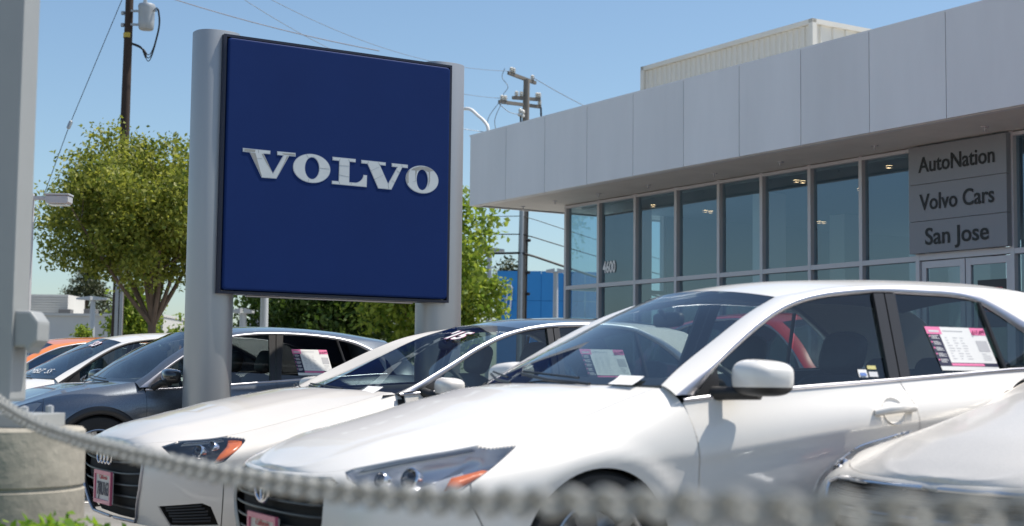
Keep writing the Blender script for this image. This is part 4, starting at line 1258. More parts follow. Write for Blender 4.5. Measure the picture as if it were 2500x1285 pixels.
        if spec.get('gframe') and gi == 0:
            A = dense(to_w(g), .04); A = A[A[:, 0] > 1e-4]
            u, v = to_v(A); A = NF.S(u, v)+NF.normal(u, v)*.003
            k = A[:, 1].argmin()
            mb = MB()
            for sg in (1, -1): mb.tube(A*[1, sg, 1], .009, 8)
            mb.build('grille_frame', MT[spec['gframe']], objs[0])
    # ---- hood
    us = np.concatenate([[1e-4, .008], np.linspace(.03, .5, 12), np.linspace(.55, ue-.03, 34)])
    hr, _ = NF.row(us)
    fr = np.linspace(-1, 1, 41)
    rows = []
    for k, r in enumerate(hr):
        t = us[k]/ue
        hx_ = sorted(spec['hcr']); cr = float(np.interp(r[3]/s3[0], [q[0] for q in hx_], [q[1] for q in hx_]))*s3[2]
        bw = .17*max(0, (t-.55)/.45)**2
        y = r[4]-.0022 if t > .3 else r[4]
        ridge = .006*np.exp(-((np.abs(fr)-.66)/.07)**2)*min(1, t*2.5)*(1-t**4)
        rows.append(np.column_stack([r[3]+bw*(1-fr**2)-.002, fr*y, r[5]+cr*(1-np.abs(fr)**2.4)+ridge]))
    hoodtop = rows[-1]
    hood_rows = list(rows)
    rows.append(rows[-1]-[0, 0, .03])
    V, F = loft(rows)
    mb = MB(); mb.add(V, F, 0, True)
    # turned-in side edges
    for sgn in (0, -1):
        a = [r[sgn] for r in rows[:-1]]; b = [p-np.array([0, 0, .03]) for p in a]
        mb.add(a+b, [(k, k+1, len(a)+k+1, len(a)+k) for k in range(len(a)-1)], 0, True)
    mb.build('hood', P_, root)
    # ---- cowl
    Eb = E[0][0]
    wsb = np.column_stack([Eb[0]+spec['bow'][0][1]*s3[0]*(1-fr**2), fr*Eb[1], np.full(41, Eb[2])])
    V, F = loft([hoodtop-[.004, 0, .012], (hoodtop+wsb)/2-[0, 0, .03], wsb-[0, 0, .006]])
    mesh('cowl', V, F, MT['black'], root, True)
    # ---- wiper arms
    if detail:
        for y0, y1 in ((.45, -.12), (-.15, -.62)):
            mb = MB()
            def wp(y, up):
                q = y/Eb[1]
                return (Eb[0]+spec['bow'][0][1]*(1-q*q)+.02-up*1.2, y, Eb[2]+.012+up)
            mb.tube([wp(y0, -.01), wp((y0+y1)/2, .005), wp(y1, .03)], .007, 6)
            mb.tube([wp(y0-.1, .015), wp(y1-.02, .042)], .005, 6)
            mb.build('wiper', MT['satin'], root)
    # ---- windscreen, roof, rear window, deck
    def cb(k, t):
        a, b = spec['crown'][k], spec['crown'][k+1]; c, d = spec['bow'][k], spec['bow'][k+1]
        return (a[1]+(b[1]-a[1])*t)*s3[2], (c[1]+(d[1]-c[1])*t)*s3[0]
    def sheet(k, n, ins=0.):
        Q = crom(E[k], n); rw = []
        for i, q in enumerate(Q):
            t = i/(n-1)
            cr, bw = cb(k, t)
            ff = np.linspace(-1, 1, 33)
            rw.append(np.column_stack([q[0]+bw*(1-ff**2), ff*(q[1]-ins), q[2]+cr*(1-np.abs(ff)**2.2)]))
        return rw
    V, F = loft(sheet(0, 22, .004)); w = mesh('windshield', V, F, MT['wind'], root, True)
    # black band round the windscreen
    if detail:
        mb = MB(); rw = sheet(0, 40, .004)
        bot = [r-np.array([.0, 0, .004]) for r in rw[:4]]
        V, F = loft(bot); mb.add(V, F, 0, True)
        mb.build('windshield_band', MT['satin'], w)
        mb = MB(); c = (rw[30][16]+rw[32][16])/2
        mb.sup(c+np.array([-.07, 0, -.055]), (.02, .115, .036), .5)
        mb.tube([c+np.array([-.02, 0, -.01]), c+np.array([-.06, 0, -.05])], .012, 8)
        mb.build('rearview_mirror', MT['black'], root)
    rw = sheet(1, 30, -.001)
    V, F = loft(rw); mesh('roof', V, F, MT[roofm or paint], root, True)
    V, F = loft([r-[0, 0, .035] for r in rw]); mesh('headliner', V, F, MT['cabin'], root, True)
    V, F = loft(sheet(2, 18, .004)); mesh('rear_window', V, F, MT[rear], root, True)
    # deck behind the rear window
    x_end = E[2][-1][0]
    ud = NB.side(x_end, belt_st[-6][5]-.02)[0]
    us = np.linspace(ud, NB.L-.02, 14); r, _ = NB.row(us)
    crd, bwd = spec['crown'][3][1]*s3[2], spec['bow'][3][1]*s3[0]
    rw = []
    for k, q in enumerate(r):
        t = k/13
        rw.append(np.column_stack([q[3]+bwd*(1-t)*(1-fr**2), fr*(q[4]-.002), q[5]+crd*(1-t)*(1-fr**2)]))
    rw.insert(0, np.column_stack([E[2][-1][0]+bwd*(1-fr**2), fr*E[2][-1][1], E[2][-1][2]+crd*(1-fr**2)]))
    V, F = loft(rw); mesh('trunk_lid', V, F, P_, root, True)
    # ---- pillars and roof rail: body strip between roof edge and side glass
    ns = (20, 22, 22)
    Es = np.concatenate([crom(E[k], ns[k])[(1 if k else 0):] for k in range(3)])
    Ds = np.concatenate([crom(D[k], ns[k])[(1 if k else 0):] for k in range(3)])
    rows = []
    for a, b in zip(Es, Ds):
        mid = (a+b)/2
        ln = np.linalg.norm(b-a)
        o = np.array([.25, .8, .75]); o /= np.linalg.norm(o)
        mid = mid+o*min(.02, ln*.14)
        t = np.linspace(0, 1, 7)[:, None]
        rows.append((1-t)**2*a+2*(1-t)*t*mid+t*t*b)
    V, F = loft(rows); mir('roof_rail', V, F, P_, root)
    # ---- side glass
    bx = belt_st[::-1]
    ub = lambda x: np.array([np.interp(x, bx[:, 3], bx[:, 4]), np.interp(x, bx[:, 3], bx[:, 5])])
    Dx = Ds[::-1]
    xr_end = dlo[-1][0]
    def ys(x, z, o=0.):
        y0, z0 = ub(x)
        xx = np.clip(x, xr_end, None)
        yd, zd = np.interp(xx, Dx[:, 0], Dx[:, 1]), np.interp(xx, Dx[:, 0], Dx[:, 2])
        k = (yd-y0)/max(zd-z0, .12)
        return y0+k*(z-z0)+o
    dl = crom(np.column_stack([dlo, np.zeros(len(dlo))]), 90)[:, :2]
    dt = lambda x: np.interp(x, dl[::-1][:, 0], dl[::-1][:, 1])
    bt = lambda x: ub(x)[1]+.012
    def quad(xb0, xb1, xt0, xt1, o, n=10, m=10, top=dt, cap=None):
        rw = []
        for a in np.linspace(0, 1, n):
            xb, xt = xb0+(xb1-xb0)*a, xt0+(xt1-xt0)*a
            zb_, zt_ = bt(xb), max(top(xt), bt(xb)+.001)
            rr = []
            for b in np.linspace(0, 1, m):
                x, z = xb+(xt-xb)*b, zb_+(zt_-zb_)*b
                rr.append((x, ys(x, z, o), z))
            rw.append(rr)
        return loft(rw)
    bp = np.array(spec['bpil'])*s3[0]; qd = np.array(spec['qdiv'])*s3[0]
    x0 = dlo[0][0]; xs_ = x0-.13*s3[0]
    V, F = quad(x0, xs_, x0, xs_, -.004); mir('mirror_sail', V, F, MT['satin'], root)
    V, F = quad(xs_, bp[0], xs_, bp[2], -.012, 20, 12); g1 = mir('side_window', V, F, MT[front], root)
    V, F = quad(bp[1], qd[1], bp[3], qd[0], -.012, 14, 12); g2 = mir('side_window', V, F, MT[rear], root)
    V, F = quad(qd[1]-.015, xr_end, qd[0]-.015, xr_end, -.012, 14, 10); mir('quarter_window', V, F, MT[rear], root)
    for sg in (1, -1):
        mb = MB(); S_ = np.array([1, sg, 1])
        bm_, tm_ = (bp[0]+bp[1])/2, (bp[2]+bp[3])/2
        for a in ((bp[0], bm_+.004, bp[2], tm_+.004), (bm_-.004, bp[1], tm_-.004, bp[3])):
            V, F = quad(*a, .004, 5, 12); V = np.array(V)
            Vi = V-[0, .02, 0]
            mb.add(V*S_, F, 0, True); mb.add(Vi*S_, F, 0, True)
            n_ = 5*12
            ring = [k for k in range(12)]
            mb.add(np.concatenate([V[:12], Vi[:12], V[-12:], Vi[-12:]])*S_, [(k, k+1, 13+k, 12+k) for k in range(11)]+[(24+k, 25+k, 37+k, 36+k) for k in range(11)])
        mb.build('b_pillar', MT['satin'], root, fix=False)
        mb = MB()
        pts = [np.array((qd[1]+(qd[0]-qd[1])*t, 0, bt(qd[1])+(dt(qd[0])-bt(qd[1]))*t)) for t in np.linspace(0, 1, 8)]
        pts = [np.array((p[0], ys(p[0], p[2], -.004)*sg, p[2])) for p in pts]
        mb.tube(pts, .012, 6); mb.build('window_bar', MT['satin'], root)
    # ---- window trim: bright strip round the side glass
    K = 70
    tD = resample(Ds[(Ds[:, 0] >= xr_end)], K)
    tL = resample(np.column_stack([dl[:, 0], [ys(x, z) for x, z in dl], dl[:, 1]]), K)
    rows = []
    for a, b in zip(tD, tL):
        rows.append([a+[0, .001, .001], a*.65+b*.35+[0, .006, .004], a*.25+b*.75+[0, .004, .002], b-[0, .008, 0]])
    V, F = loft(rows); mir('window_trim', V, F, MT[trim], root)
    xb = np.linspace(belt_st[0][3]-.05, xr_end, 40)
    rows = [[(x, ub(x)[0]+.001, ub(x)[1]-.002), (x, ub(x)[0]+.006, ub(x)[1]+.005), (x, ub(x)[0]+.001, ub(x)[1]+.015), (x, ub(x)[0]-.02, ub(x)[1]+.015)] for x in xb]
    V, F = loft(rows); mir('belt_trim', V, F, MT[spec.get('beltm', trim)], root)
    # ---- doors, quarter, sill
    ar0 = arch_poly(NB, 0, wz, Rw, zb); ar = arch_poly(NB, -wb, wz, Rw, zb)
    def cut(xt, xb_):
        zt = ub(xt)[1]
        return cutline(NB, xt, xb_, zt-.012, (NB.side(xt, zt-.004)[0], 0))
    c0 = cut(*cuts['door']); c1 = cut(*cuts['b']); c2 = cut(*cuts['r'])
    for a, b, hx in ((c0, c1, cuts['b'][0]), (c1, c2, None)):
        dd = both('door', panel_geo(NB, a+b[::-1], [ar], step=step), P_, root)
        # handle near the rear edge
        xh = (b[2][0]-.14); vh = .76
        xh = b[3][0]-.14
        for sg, ob in zip((1, -1), dd):
            S_ = np.array([1, sg, 1])
            q = NB.S([xh-.115, xh-.06, xh, xh+.06, xh+.105], [vh]*5); n_ = NB.normal([xh]*5, [vh]*5)
            q = q+n_*np.array([.006, .036, .042, .036, .012])[:, None]
            mb = MB(); mb.tube(q*S_, [.015, .021, .021, .021, .017], 10)
            mb.build('handle', P_, ob)
            c = NB.S([xh-.005], [vh])[0]; n1 = n_[0]
            mb = MB(); Mx = Vector(n1*S_).to_track_quat('Z', 'Y').to_matrix()
            V, F = [], []
            mb.lathe([(.062, .0015), (.054, -.006), (.02, -.012), (.001, -.013)], n=20)
            mb.V = [Mx @ Vector(v)+Vector(c*S_) for v in mb.V]
            mb.build('handle_recess', P_, ob)
    both('sill', panel_geo(NB, [(c0[-1][0], 1.87), (c2[-1][0], 1.87), (c2[-1][0], 2.05), (c0[-1][0], 2.05)], [ar, ar0], step=.06), MT['satin'] if lower else P_, root)
    qp = panel_geo(NB, c2+[(c2[-1][0]+.01, 2.0), (NB.L-.001, 2.0), (NB.L-.001, 0)], [ar, spec['tail']], step=.045, lip=.01)
    both('rear_quarter', qp, P_, root)
    both('tail_light', panel_geo(NB, spec['tail'], step=.04, gap=.001), MT['redlens'], root)
    # ---- dark sheets added behind the panels to shade the gaps
    if detail:
        both('gap_shade_sheet', panel_geo(NF, [(.25, .02), (utop, .02), (utop, 1.9), (.25, 1.9)], [hh, af]+gr, gap=.012, lip=0, step=.06, out=-.016), MT['liner'], root)
        both('gap_shade_sheet', panel_geo(NB, [(.03, .05), (c2[0][0]+.25, .05), (c2[0][0]+.25, 1.9), (.03, 1.9)], [ar, ar0], gap=.012, lip=0, step=.06, out=-.016), MT['liner'], root)
        rw_ = [np.column_stack([q[:, 0], q[:, 1]*1.015, q[:, 2]-.02]) for q in [np.array(r_) for r_ in hood_rows[4:-1]]]
        V, F = loft(rw_); mesh('hood_liner', V, F, MT['liner'], root, True)
    # ---- dark inner shell: wheel wells, cabin tub, engine bay floor
    for wx in (0, -wb):
        ring = []
        for a in np.linspace(R(-20), R(200), 22):
            ring.append((wx+(Rw+.012)*math.cos(a), wz+(Rw+.012)*math.sin(a)))
        for sg in (1, -1):
            mb = MB()
            V, F = loft([[(x, sg*.87*s3[1], z) for x, z in ring], [(x, sg*.52, z) for x, z in ring]])
            mb.add(V, F, 0, True)
            mb.add([(x, sg*.52, z) for x, z in ring], [tuple(range(len(ring)))])
            mb.build('wheel_well', MT['liner'], root)
    mb = MB()
    xs = np.linspace(belt_st[0][3]+.03, xr_end-.4, 14)
    rows = []
    for x in xs:
        y0, z0 = ub(x); y0 -= .055
        rows.append([(x, y0-.0, z0+.004), (x, y0-.03, z0-.04), (x, y0-.02, z0-.3), (x, y0-.05, .30), (x, 0, .28), (x, -y0+.05, .30), (x, -y0+.02, z0-.3), (x, -y0+.03, z0-.04), (x, -y0, z0+.004)])
    V, F = loft(rows); mb.add(V, F, 0, True)
    r0_, r1_ = rows[0], rows[-1]
    mb.add(r1_, [tuple(range(9))])
    mb.box((.12*s3[0], 0, .30), (.85, .95, .02)); mb.box((belt_st[0][3]-.02, 0, .6), (.02, 1.35, .6))
    mb.build('cabin_tub', MT['cabin'], root)
    # ---- dashboard
    rows = []
    for k, (dx, dz) in enumerate(((-.0, -.015), (-.12, -.008), (-.28, .0), (-.42, -.005), (-.48, -.05), (-.46, -.16), (-.40, -.35))):
        y_ = Eb[1]+.02 if k < 2 else .78
        rows.append([(Eb[0]+dx*s3[0]+.13*(1-q*q)*(1 if k < 3 else .4), q*y_, Eb[2]-.03+dz+(.03*math.exp(-((q-.48)/.2)**2) if k in (2, 3) else 0)) for q in np.linspace(-1, 1, 25)])
    V, F = loft(rows); mesh('dashboard', V, F, MT['cabin'], root, True)
    zs_ = (s3[2]-1)*.5
    sx = bp[0]+.10
    for y in (.37, -.37): seat_parts(root, sx, y*s3[1])
    mb = MB()
    xr = sx-.93
    tl = Matrix.Rotation(R(-20), 3, 'Y')
    mb.sup((xr+.2, 0, .42), (.26, .62, .10), .35); mb.sup((xr-.1, 0, .74), (.09, .62, .30), .35, rot=tl)
    for y in (.38, 0, -.38): mb.sup((xr-.24, y, 1.06), (.05, .12, .08), .6, rot=tl)
    mb.build('rear_bench', MT['seat'], root)
    mb = MB()
    wc = Vector((Eb[0]-.62*s3[0], .37, .90)); Mx = Matrix.Rotation(R(-66), 3, 'Y')
    ring = [Mx @ Vector((.185*math.cos(a), .185*math.sin(a), 0))+wc for a in np.linspace(0, 2*math.pi, 28, endpoint=False)]
    mb.tube(ring, .015, 8, closed=True)
    mb.sup(wc, (.03, .07, .06), .6)
    for a in (0, math.pi, -math.pi/2): mb.bar(wc, Mx @ Vector((.18*math.sin(a), .18*math.cos(a), 0))+wc, .03, .012)
    mb.build('steering_wheel', MT['black'], root)
    # ---- door mirrors
    mi = dict(x=-.665, y=1.035, z=1.02, s=(.10, .135, .075), m=paint)
    if mirror: mi.update(mirror)
    for sg in (1, -1):
        cxm = Vector((mi['x'], mi['y']*sg, mi['z']))
        mb = MB(); rt_ = Matrix.Rotation(sg*R(-8), 3, 'Z')
        mb.sup(cxm, mi['s'], .62, 28, 18, rot=rt_)
        lowz = mi['z']-mi['s'][2]*.45
        V = mb.V
        # lower part dark, rear face cut flat for the glass
        V2 = []
        for v in V:
            v = Vector(v)
            back = mi['x']-mi['s'][0]*.55
            if v.x < back: v.x = back-(v.x-back)*.05*0
            # taper towards the body below
            k = (v.y*sg-(mi['y']-mi['s'][1]))/(2*mi['s'][1])
            v.z = mi['z']+(v.z-mi['z'])*(.82+.18*min(1, max(0, 1-k)*1.4)) if v.z > mi['z'] else v.z
            V2.append(v)
        mb.V = V2
        mb.I = [1 if np.mean([mb.V[k].z for k in q]) < lowz else 0 for q in mb.F]
        m_ob = mb.build('mirror', [MT[mi['m']], MT['black']], root)
        mb = MB()
        yb_ = ys(mi['x']+.05, ub(mi['x'])[1]+.03)
        mb.tube([(mi['x']+.10, (yb_-.02)*sg, ub(mi['x'])[1]+.008), (mi['x']+.05, (yb_+.08)*sg, mi['z']-mi['s'][2]*.85), (mi['x'], (mi['y']-.02)*sg, mi['z']-mi['s'][2]*.8)], [.03, .028, .03], 10)
        mb.build('mirror_arm', MT['black'], m_ob)
        mb = MB(); mb.sup((mi['x']-mi['s'][0]*.56, mi['y']*sg, mi['z']), (.004, mi['s'][1]*.88, mi['s'][2]*.8), .5)
        mb.build('mirror_glass', MT['chrome'], m_ob)
    # ---- wheels
    td, rd, dd_ = wheel_mesh(rt, .215, (round(rt, 3),))
    for wx in (0, -wb):
        for sg in (1, -1):
            w_ = bpy.data.objects.new('wheel', None); COL.objects.link(w_); w_.parent = root
            w_.location = (wx, sg*.79*s3[1], wz); w_.rotation_euler = (0, 0, 0 if sg > 0 else math.pi)
            for nm, d in (('tyre', td), ('rim', rd), ('brake_disc', dd_)): link(nm, d, w_)
    # ---- cladding on wheel arches
    if arch != 'paint':
        for net_, wx in ((NF, 0), (NB, -wb)):
            rows = []
            for a in np.linspace(R(0), R(180), 30):
                rr = []
                for d_, o_ in ((-.004, .002), (-.004, .012), (.03, .016), (.062, .012), (.066, .002)):
                    u_, v_ = net_.side(wx+(Rw+d_)*math.cos(a), max(wz+(Rw+d_)*math.sin(a), zb+.01))
                    rr.append(net_.S([u_], [v_])[0]+net_.row([u_])[1][0].tolist()[0]*0+np.append(net_.row([u_])[1][0], 0)*o_)
                rows.append(rr)
            V, F = loft(rows); mir('arch_cladding', V, F, MT[arch], root)
    # ---- number plate and badge on the nose
    xn = front_st[0][0]
    if plate:
        zpl, txt = plate
        uu = NF.find((xn, 0, zpl))
        px_ = NF.S([0.0], [uu[1]])[0][0]+.012
        mb = MB(); mb.box((px_-.008, 0, zpl), (.012, .335, .175)); pb = mb.build('license_plate', MT['plate'], root, bevel=.004)
        mb = MB()
        for (yy, zz, w1, h1) in ((0, .082, .335, .022), (0, -.082, .335, .022), (.158, 0, .022, .142), (-.158, 0, .022, .142)):
            mb.box((px_, yy, zpl+zz), (.014, w1, h1))
        mb.build('plate_frame', MT['platepink'], pb)
        if txt: text(txt, .105, .0006, MT['plateink'], pb, (px_+.0008, 0, zpl-.012), (math.pi/2, 0, math.pi/2), 'plate_number', .002, .62)
        text('California', .034, .0006, MT['platered'], pb, (px_+.0008, 0, zpl+.055), (math.pi/2, 0, math.pi/2), 'plate_state', 0, 1.2)
    if emblem:
        kind, ez, eu = emblem
        q = NF.S([0.0], [NF.find((xn, 0, ez))[1]])[0]
        ex = q[0]+.008
        mb = MB()
        oval = lambda y, z, a, b, rad: mb.tube([(ex, y+a*math.cos(t), z+b*math.sin(t)) for t in np.linspace(0, 2*math.pi, 30, endpoint=False)], rad, 6, closed=True)
        if kind == 'rings':
            for k in range(4): oval((k-1.5)*.068, ez, .045, .045, .006)
        else:
            oval(0, ez, .085, .058, .007); oval(0, ez+.014, .05, .022, .005); oval(0, ez-.002, .022, .05, .005)
        mb.build('emblem', MT['chrome'], root)
    return dict(root=root, NF=NF, NB=NB, ys=ys, ub=ub, E=E, sheet=sheet, dt=dt, bt=bt)

SEDAN.update(hl=[(.654,.09),(.751,.03),(.937,.03),(1.126,.03),(1.195,.03),(1.264,.125),(1.343,.17),(1.37,.19),(1.361,.225),(1.228,.54),(1.105,.79),(1.043,.88),(.875,.79),(.725,.495),(.663,.27)],
    amber=[(1.034,.742),(1.069,.539),(1.193,.494),(1.22,.539),(1.158,.652),(1.087,.775)], proj=[(.90,.44,.034),(.79,.36,.024)],
    grilles=[[(0,.16),(.353,.157),(.574,.202),(.61,.36),(.55,.46),(0,.48)], [(0,.60),(.424,.607),(.53,.652),(.521,1.056),(.477,1.461),(.42,1.775),(0,1.78)]], bars=6,
    tail=[(3.72,.12),(3.95,.12),(4.25,.15),(4.25,.7),(3.95,.75),(3.70,.5)], barm='satin')
HATCH.update(hl=[(.52,.12),(.64,.04),(.9,.04),(1.02,.1),(1.06,.2),(.98,.55),(.86,.62),(.6,.5)], amber=None, proj=[(.72,.3,.04)],
    grilles=[[(0,.18),(.46,.18),(.50,.42),(0,.46)], [(0,1.15),(.5,1.15),(.52,1.6),(0,1.65)]], bars=4,
    tail=[(3.05,.3),(3.25,.15),(3.5,.2),(3.5,.9),(3.25,.95),(3.08,.8)])
COMPACT.update(hl=[(.743,.225),(.808,.09),(.863,.03),(1.0,.03),(1.11,.03),(1.193,.157),(1.219,.235),(1.221,.337),(1.165,.629),(1.083,.966),(1.046,.989),(.954,.921),(.817,.652)],
    amber=[(1.138,.09),(1.184,.175),(1.208,.247),(1.202,.337),(1.153,.629),(1.074,.944),(1.028,.944),(1.065,.629),(1.11,.36)], proj=[(.93,.45,.030),(1.01,.30,.026)], bowl='lampblack',
    grilles=[[(0,.17),(.459,.157),(.551,.292),(.615,.607),(.575,1.236),(.47,1.82),(.42,1.95),(0,1.97)], [(.716,1.596),(.973,1.596),(1.019,1.663),(1.065,1.955),(.78,1.955)]], bars=7, gframe='brushed',
    tail=[(3.35,.15),(3.55,.12),(3.85,.15),(3.85,.7),(3.55,.75),(3.33,.5)])
# ---------------------------------------------------------------- parked cars
import copy
SILVER = copy.deepcopy(SEDAN)
SILVER.update(grilles=[[(0,.27),(.5,.27),(.58,.32),(.63,.46),(.60,.72),(.5,.82),(0,.84)], [(0,.95),(.50,.95),(.54,1.1),(.48,1.75),(0,1.78)]], gframe='chrome', hl=[(.72,.14),(.82,.03),(1.0,.03),(1.2,.03),(1.34,.10),(1.36,.2),(1.25,.62),(1.1,1.0),(.92,1.05),(.76,.80)], lens_out=.02)
GRP = 'cars parked in the front row'
CAM_ = build_car(SEDAN, 'glossy white sedan nearest the chain, price sheet in its rear side window', 'white', (.50, -.075, 6.4904), GRP, plate=(.36, ''), emblem=('ovals', .56, 0), step=.026)
AUD_ = build_car(COMPACT, 'warm white compact sedan with a big dark grille and a year sticker on its windshield', 'pearl', (.54, -1.5924, 8.9348), GRP, plate=(.365, '7JRU163'), emblem=('rings', .545, 0), roofm='gloss', mirror=dict(x=-.86, y=.98, z=.95, s=(.075, .115, .062)))
GOL_ = build_car(HATCH, 'dark grey metallic hatchback with black wheel arches behind the left sign post', 'grey', (.56, -3.8781, 13.0625), GRP, arch='satin', rear='dark', mirror=dict(x=-.555, y=1.03, z=1.0, s=(.08, .12, .065), m='gloss'), lower=True, step=.036)
WHI_ = build_car(SEDAN, 'white sedan with writing on its windshield between the grey hatchback and the orange car', 'white', (.56, -5.2581, 15.2625), GRP, scale=(.97, .99, .975), step=.06, trim='satin', mirror=dict(x=-.72, y=1.0, z=.93, s=(.08, .11, .06)))
ORA_ = build_car(HATCH, 'orange car farthest along the row behind the light pole', 'orange', (.56, -6.638, 17.4625), GRP, scale=(1.04, 1.0, 1.0), step=.06, mirror=dict(x=-.60, y=1.03, z=.985, s=(.075, .115, .062)))
SIL_ = build_car(SILVER, 'silver beige sedan cropped at the lower right with a chrome edged grille', 'silver', (.53, 2.35, 5.70), GRP, scale=(1, 1, 1.045), mirror=dict(x=-1.2, z=.95))
RED_ = build_car(HATCH, 'red car glimpsed through the windows of the nearest white sedan', 'red', (2.13, 3.54, 13.12), None, scale=(1., 1.0, 1.15), step=.07, mirror=dict(x=-.62, y=1.04, z=1.1, s=(.08, .12, .07)))

def on_car(c, p): return c['root'].matrix_world_calc @ Vector(p) if False else (Matrix.Translation(c['root'].location) @ Matrix.Rotation(c['root'].rotation_euler.z, 4, 'Z')) @ Vector(p)

# ---------------------------------------------------------------- price sheets in the windows
def price_sheet(c, x0, x1, z0, z1, label, price, side=1):
    """printed sheet taped inside a side window; x runs forward, so the left edge seen from outside is the larger x"""
    rt = c['root']
    o = thing('price_sheet', label, 'price sheet', rt.location, rt.rotation_euler.z, 'price sheets in car windows')
    ys = c['ys']
    def pt(a, b, d=0.):
        x = x0+(x1-x0)*a; z = z1+(z0-z1)*b
        x -= .11*(z1-z)*0
        return (x-.10*b*(z1-z0)/.2*.3, ys(x, z, -.0085+d), z)
    def rect(mb, a0, b0, a1, b1, d, i):
        n = 6
        V, F = loft([[pt(a0+(a1-a0)*k/n, b0+(b1-b0)*j/n, d) for j in range(n+1)] for k in range(n+1)])
        mb.add(V, F, i)
    mb = MB(); rect(mb, 0, 0, 1, 1, 0, 0); mb.build('sheet', MT['paper'], o, fix=False)
    mb = MB()
    rect(mb, 0, 0, .25, .17, .0008, 0); mb.build('pink_block', MT['pink'], o, fix=False)
    mb = MB(); rect(mb, .76, 0, 1, .17, .0008, 0); mb.build('pink_block', MT['pink'], o, fix=False)
    mb = MB(); rect(mb, .20, .835, .76, .89, .0016, 0); mb.build('pink_block', MT['pink'], o, fix=False)
    mb = MB(); rect(mb, 0, .17, .205, .90, .0008, 0); rect(mb, .205, .82, 1, .90, .0008, 0); mb.build('navy_block', MT['navy'], o, fix=False)
    mb = MB()
    rr = random.Random(len(label))
    for k in range(5):
        b = .20+.135*k
        for j in range(4): rect(mb, .045, b+.022*j, .045+rr.uniform(.08, .14), b+.022*j+.011, .0016, 0)
    rect(mb, .04, .08, .21, .125, .0016, 0)
    props(mb.build('pale_lines', MT['paleprint'], o, fix=False), kind='stuff')
    mb = MB()
    for k in range(9):
        b = .24+.06*k
        for a in (.27, .40, .52): rect(mb, a, b, a+rr.uniform(.03, .10), b+.012, .0008, 0)
    rect(mb, .78, .30, .97, .55, .0008, 0)
    for k in range(4): rect(mb, .80, .60+.045*k, .80+rr.uniform(.08, .15), .612+.045*k, .0008, 0)
    rect(mb, .28, .08, .62, .10, .0008, 0)
    props(mb.build('grey_lines', MT['greyprint'], o, fix=False), kind='stuff')
    mb = MB()
    for k in range(5): rect(mb, .012, .20+.135*k, .034, .235+.135*k, .0016, 0)
    props(mb.build('pink_marks', MT['pink'], o, fix=False), kind='stuff')
    a = Vector(pt(.88, .11, .0016)); u_ = (Vector(pt(.93, .11))-Vector(pt(.83, .11))).normalized(); v_ = (Vector(pt(.88, .05))-Vector(pt(.88, .17))).normalized()
    t = link('price', text_data(price, abs(x1-x0)*.075, .0004, MT['priceink'], 'price', 0, .9), o)
    t.matrix_local = Matrix((u_, v_, u_.cross(v_))).transposed().to_4x4(); t.matrix_local.translation = a
    m4 = Matrix((u_, v_, u_.cross(v_))).transposed().to_4x4(); m4.translation = a+u_.cross(v_)*.002; t.matrix_local = m4
    return o
price_sheet(CAM_, -1.845, -2.215, 1.065, 1.265, 'white and pink price sheet in the rear side window of the nearest white sedan', '$17,499')
price_sheet(AUD_, -1.93, -2.27, 1.0, 1.20, 'white and pink price sheet seen through the windshield of the nearest white sedan', '$20,799')
price_sheet(GOL_, -1.78, -2.13, 1.02, 1.255, 'white and pink price sheet in the rear side window of the grey hatchback', '$18,899')

# ---------------------------------------------------------------- year stickers, scribble and tags on the windshields
def ws_frame(c, t, fr):
    """point and axes on the windshield: t from base to top, fr from middle (0) to left edge (1)"""
    rows = c['sheet'](0, 40, .004)
    k = t*39; i = min(int(k), 38)
    def P(i_, q):
        q = (q+1)*16; j = min(int(q), 31); return rows[i_][j]+(rows[i_][j+1]-rows[i_][j])*(q-j)
    def Q(tt, q):
        k = tt*39; i = min(int(k), 38); return P(i, q)+(P(i+1, q)-P(i, q))*(k-i)
    p = Vector(Q(t, fr)); u_ = (Vector(Q(t, fr+.05))-Vector(Q(t, fr-.05))).normalized(); v_ = (Vector(Q(min(t+.05, 1), fr))-Vector(Q(t-.05, fr))).normalized()
    v_ = (v_-u_*v_.dot(u_)).normalized()
    return p, u_, v_, u_.cross(v_)
def year_sticker(c, s, t, fr, size, label, dark=True):
    p, u_, v_, n_ = ws_frame(c, t, fr)
    rt = c['root']
    o = thing('year_sticker', label, 'sticker', rt.location, rt.rotation_euler.z, 'year stickers on windshields')
    m4 = Matrix((u_, v_, n_)).transposed().to_4x4(); m4.translation = p+n_*.006
    pk = bpy.data.materials.get('sticker_pink') or mat('sticker_pink', (.85, .42, .58), .5)
    sh = Matrix.Shear('XZ', 4, (0, 0)) if False else Matrix(((1, .25, 0, 0), (0, 1, 0, 0), (0, 0, 1, 0), (0, 0, 0, 1)))
    a = link('digits_outline', text_data(s, size, .0004, pk, 'digits_outline', size*.045, 1.1), o); a.matrix_local = m4 @ sh
    b = link('digits', text_data(s, size, .0004, MT['paper'], 'digits', size*.022, 1.1), o); m5 = m4.copy(); m5.translation = p+n_*.0075; b.matrix_local = m5 @ sh
    return o
year_sticker(AUD_, "'15", .78, .40, .18, 'pink and white year sticker reading 15 at the top of the warm white sedan windshield')
year_sticker(WHI_, "'13", .84, .45, .15, 'pink and white year sticker reading 13 at the top of the far white sedan windshield')
p, u_, v_, n_ = ws_frame(WHI_, .16, .42)
o = thing('windshield_writing', 'white hand writing low on the far white sedan windshield', 'writing', WHI_['root'].location, WHI_['root'].rotation_euler.z)
m4 = Matrix((u_, v_, n_)).transposed().to_4x4(); m4.translation = p+n_*.005
t = link('chalk_letters', text_data('MBZ  SS', .13, .0004, MT['paper'], 'chalk_letters', -.002, 1.1), o); t.matrix_local = m4
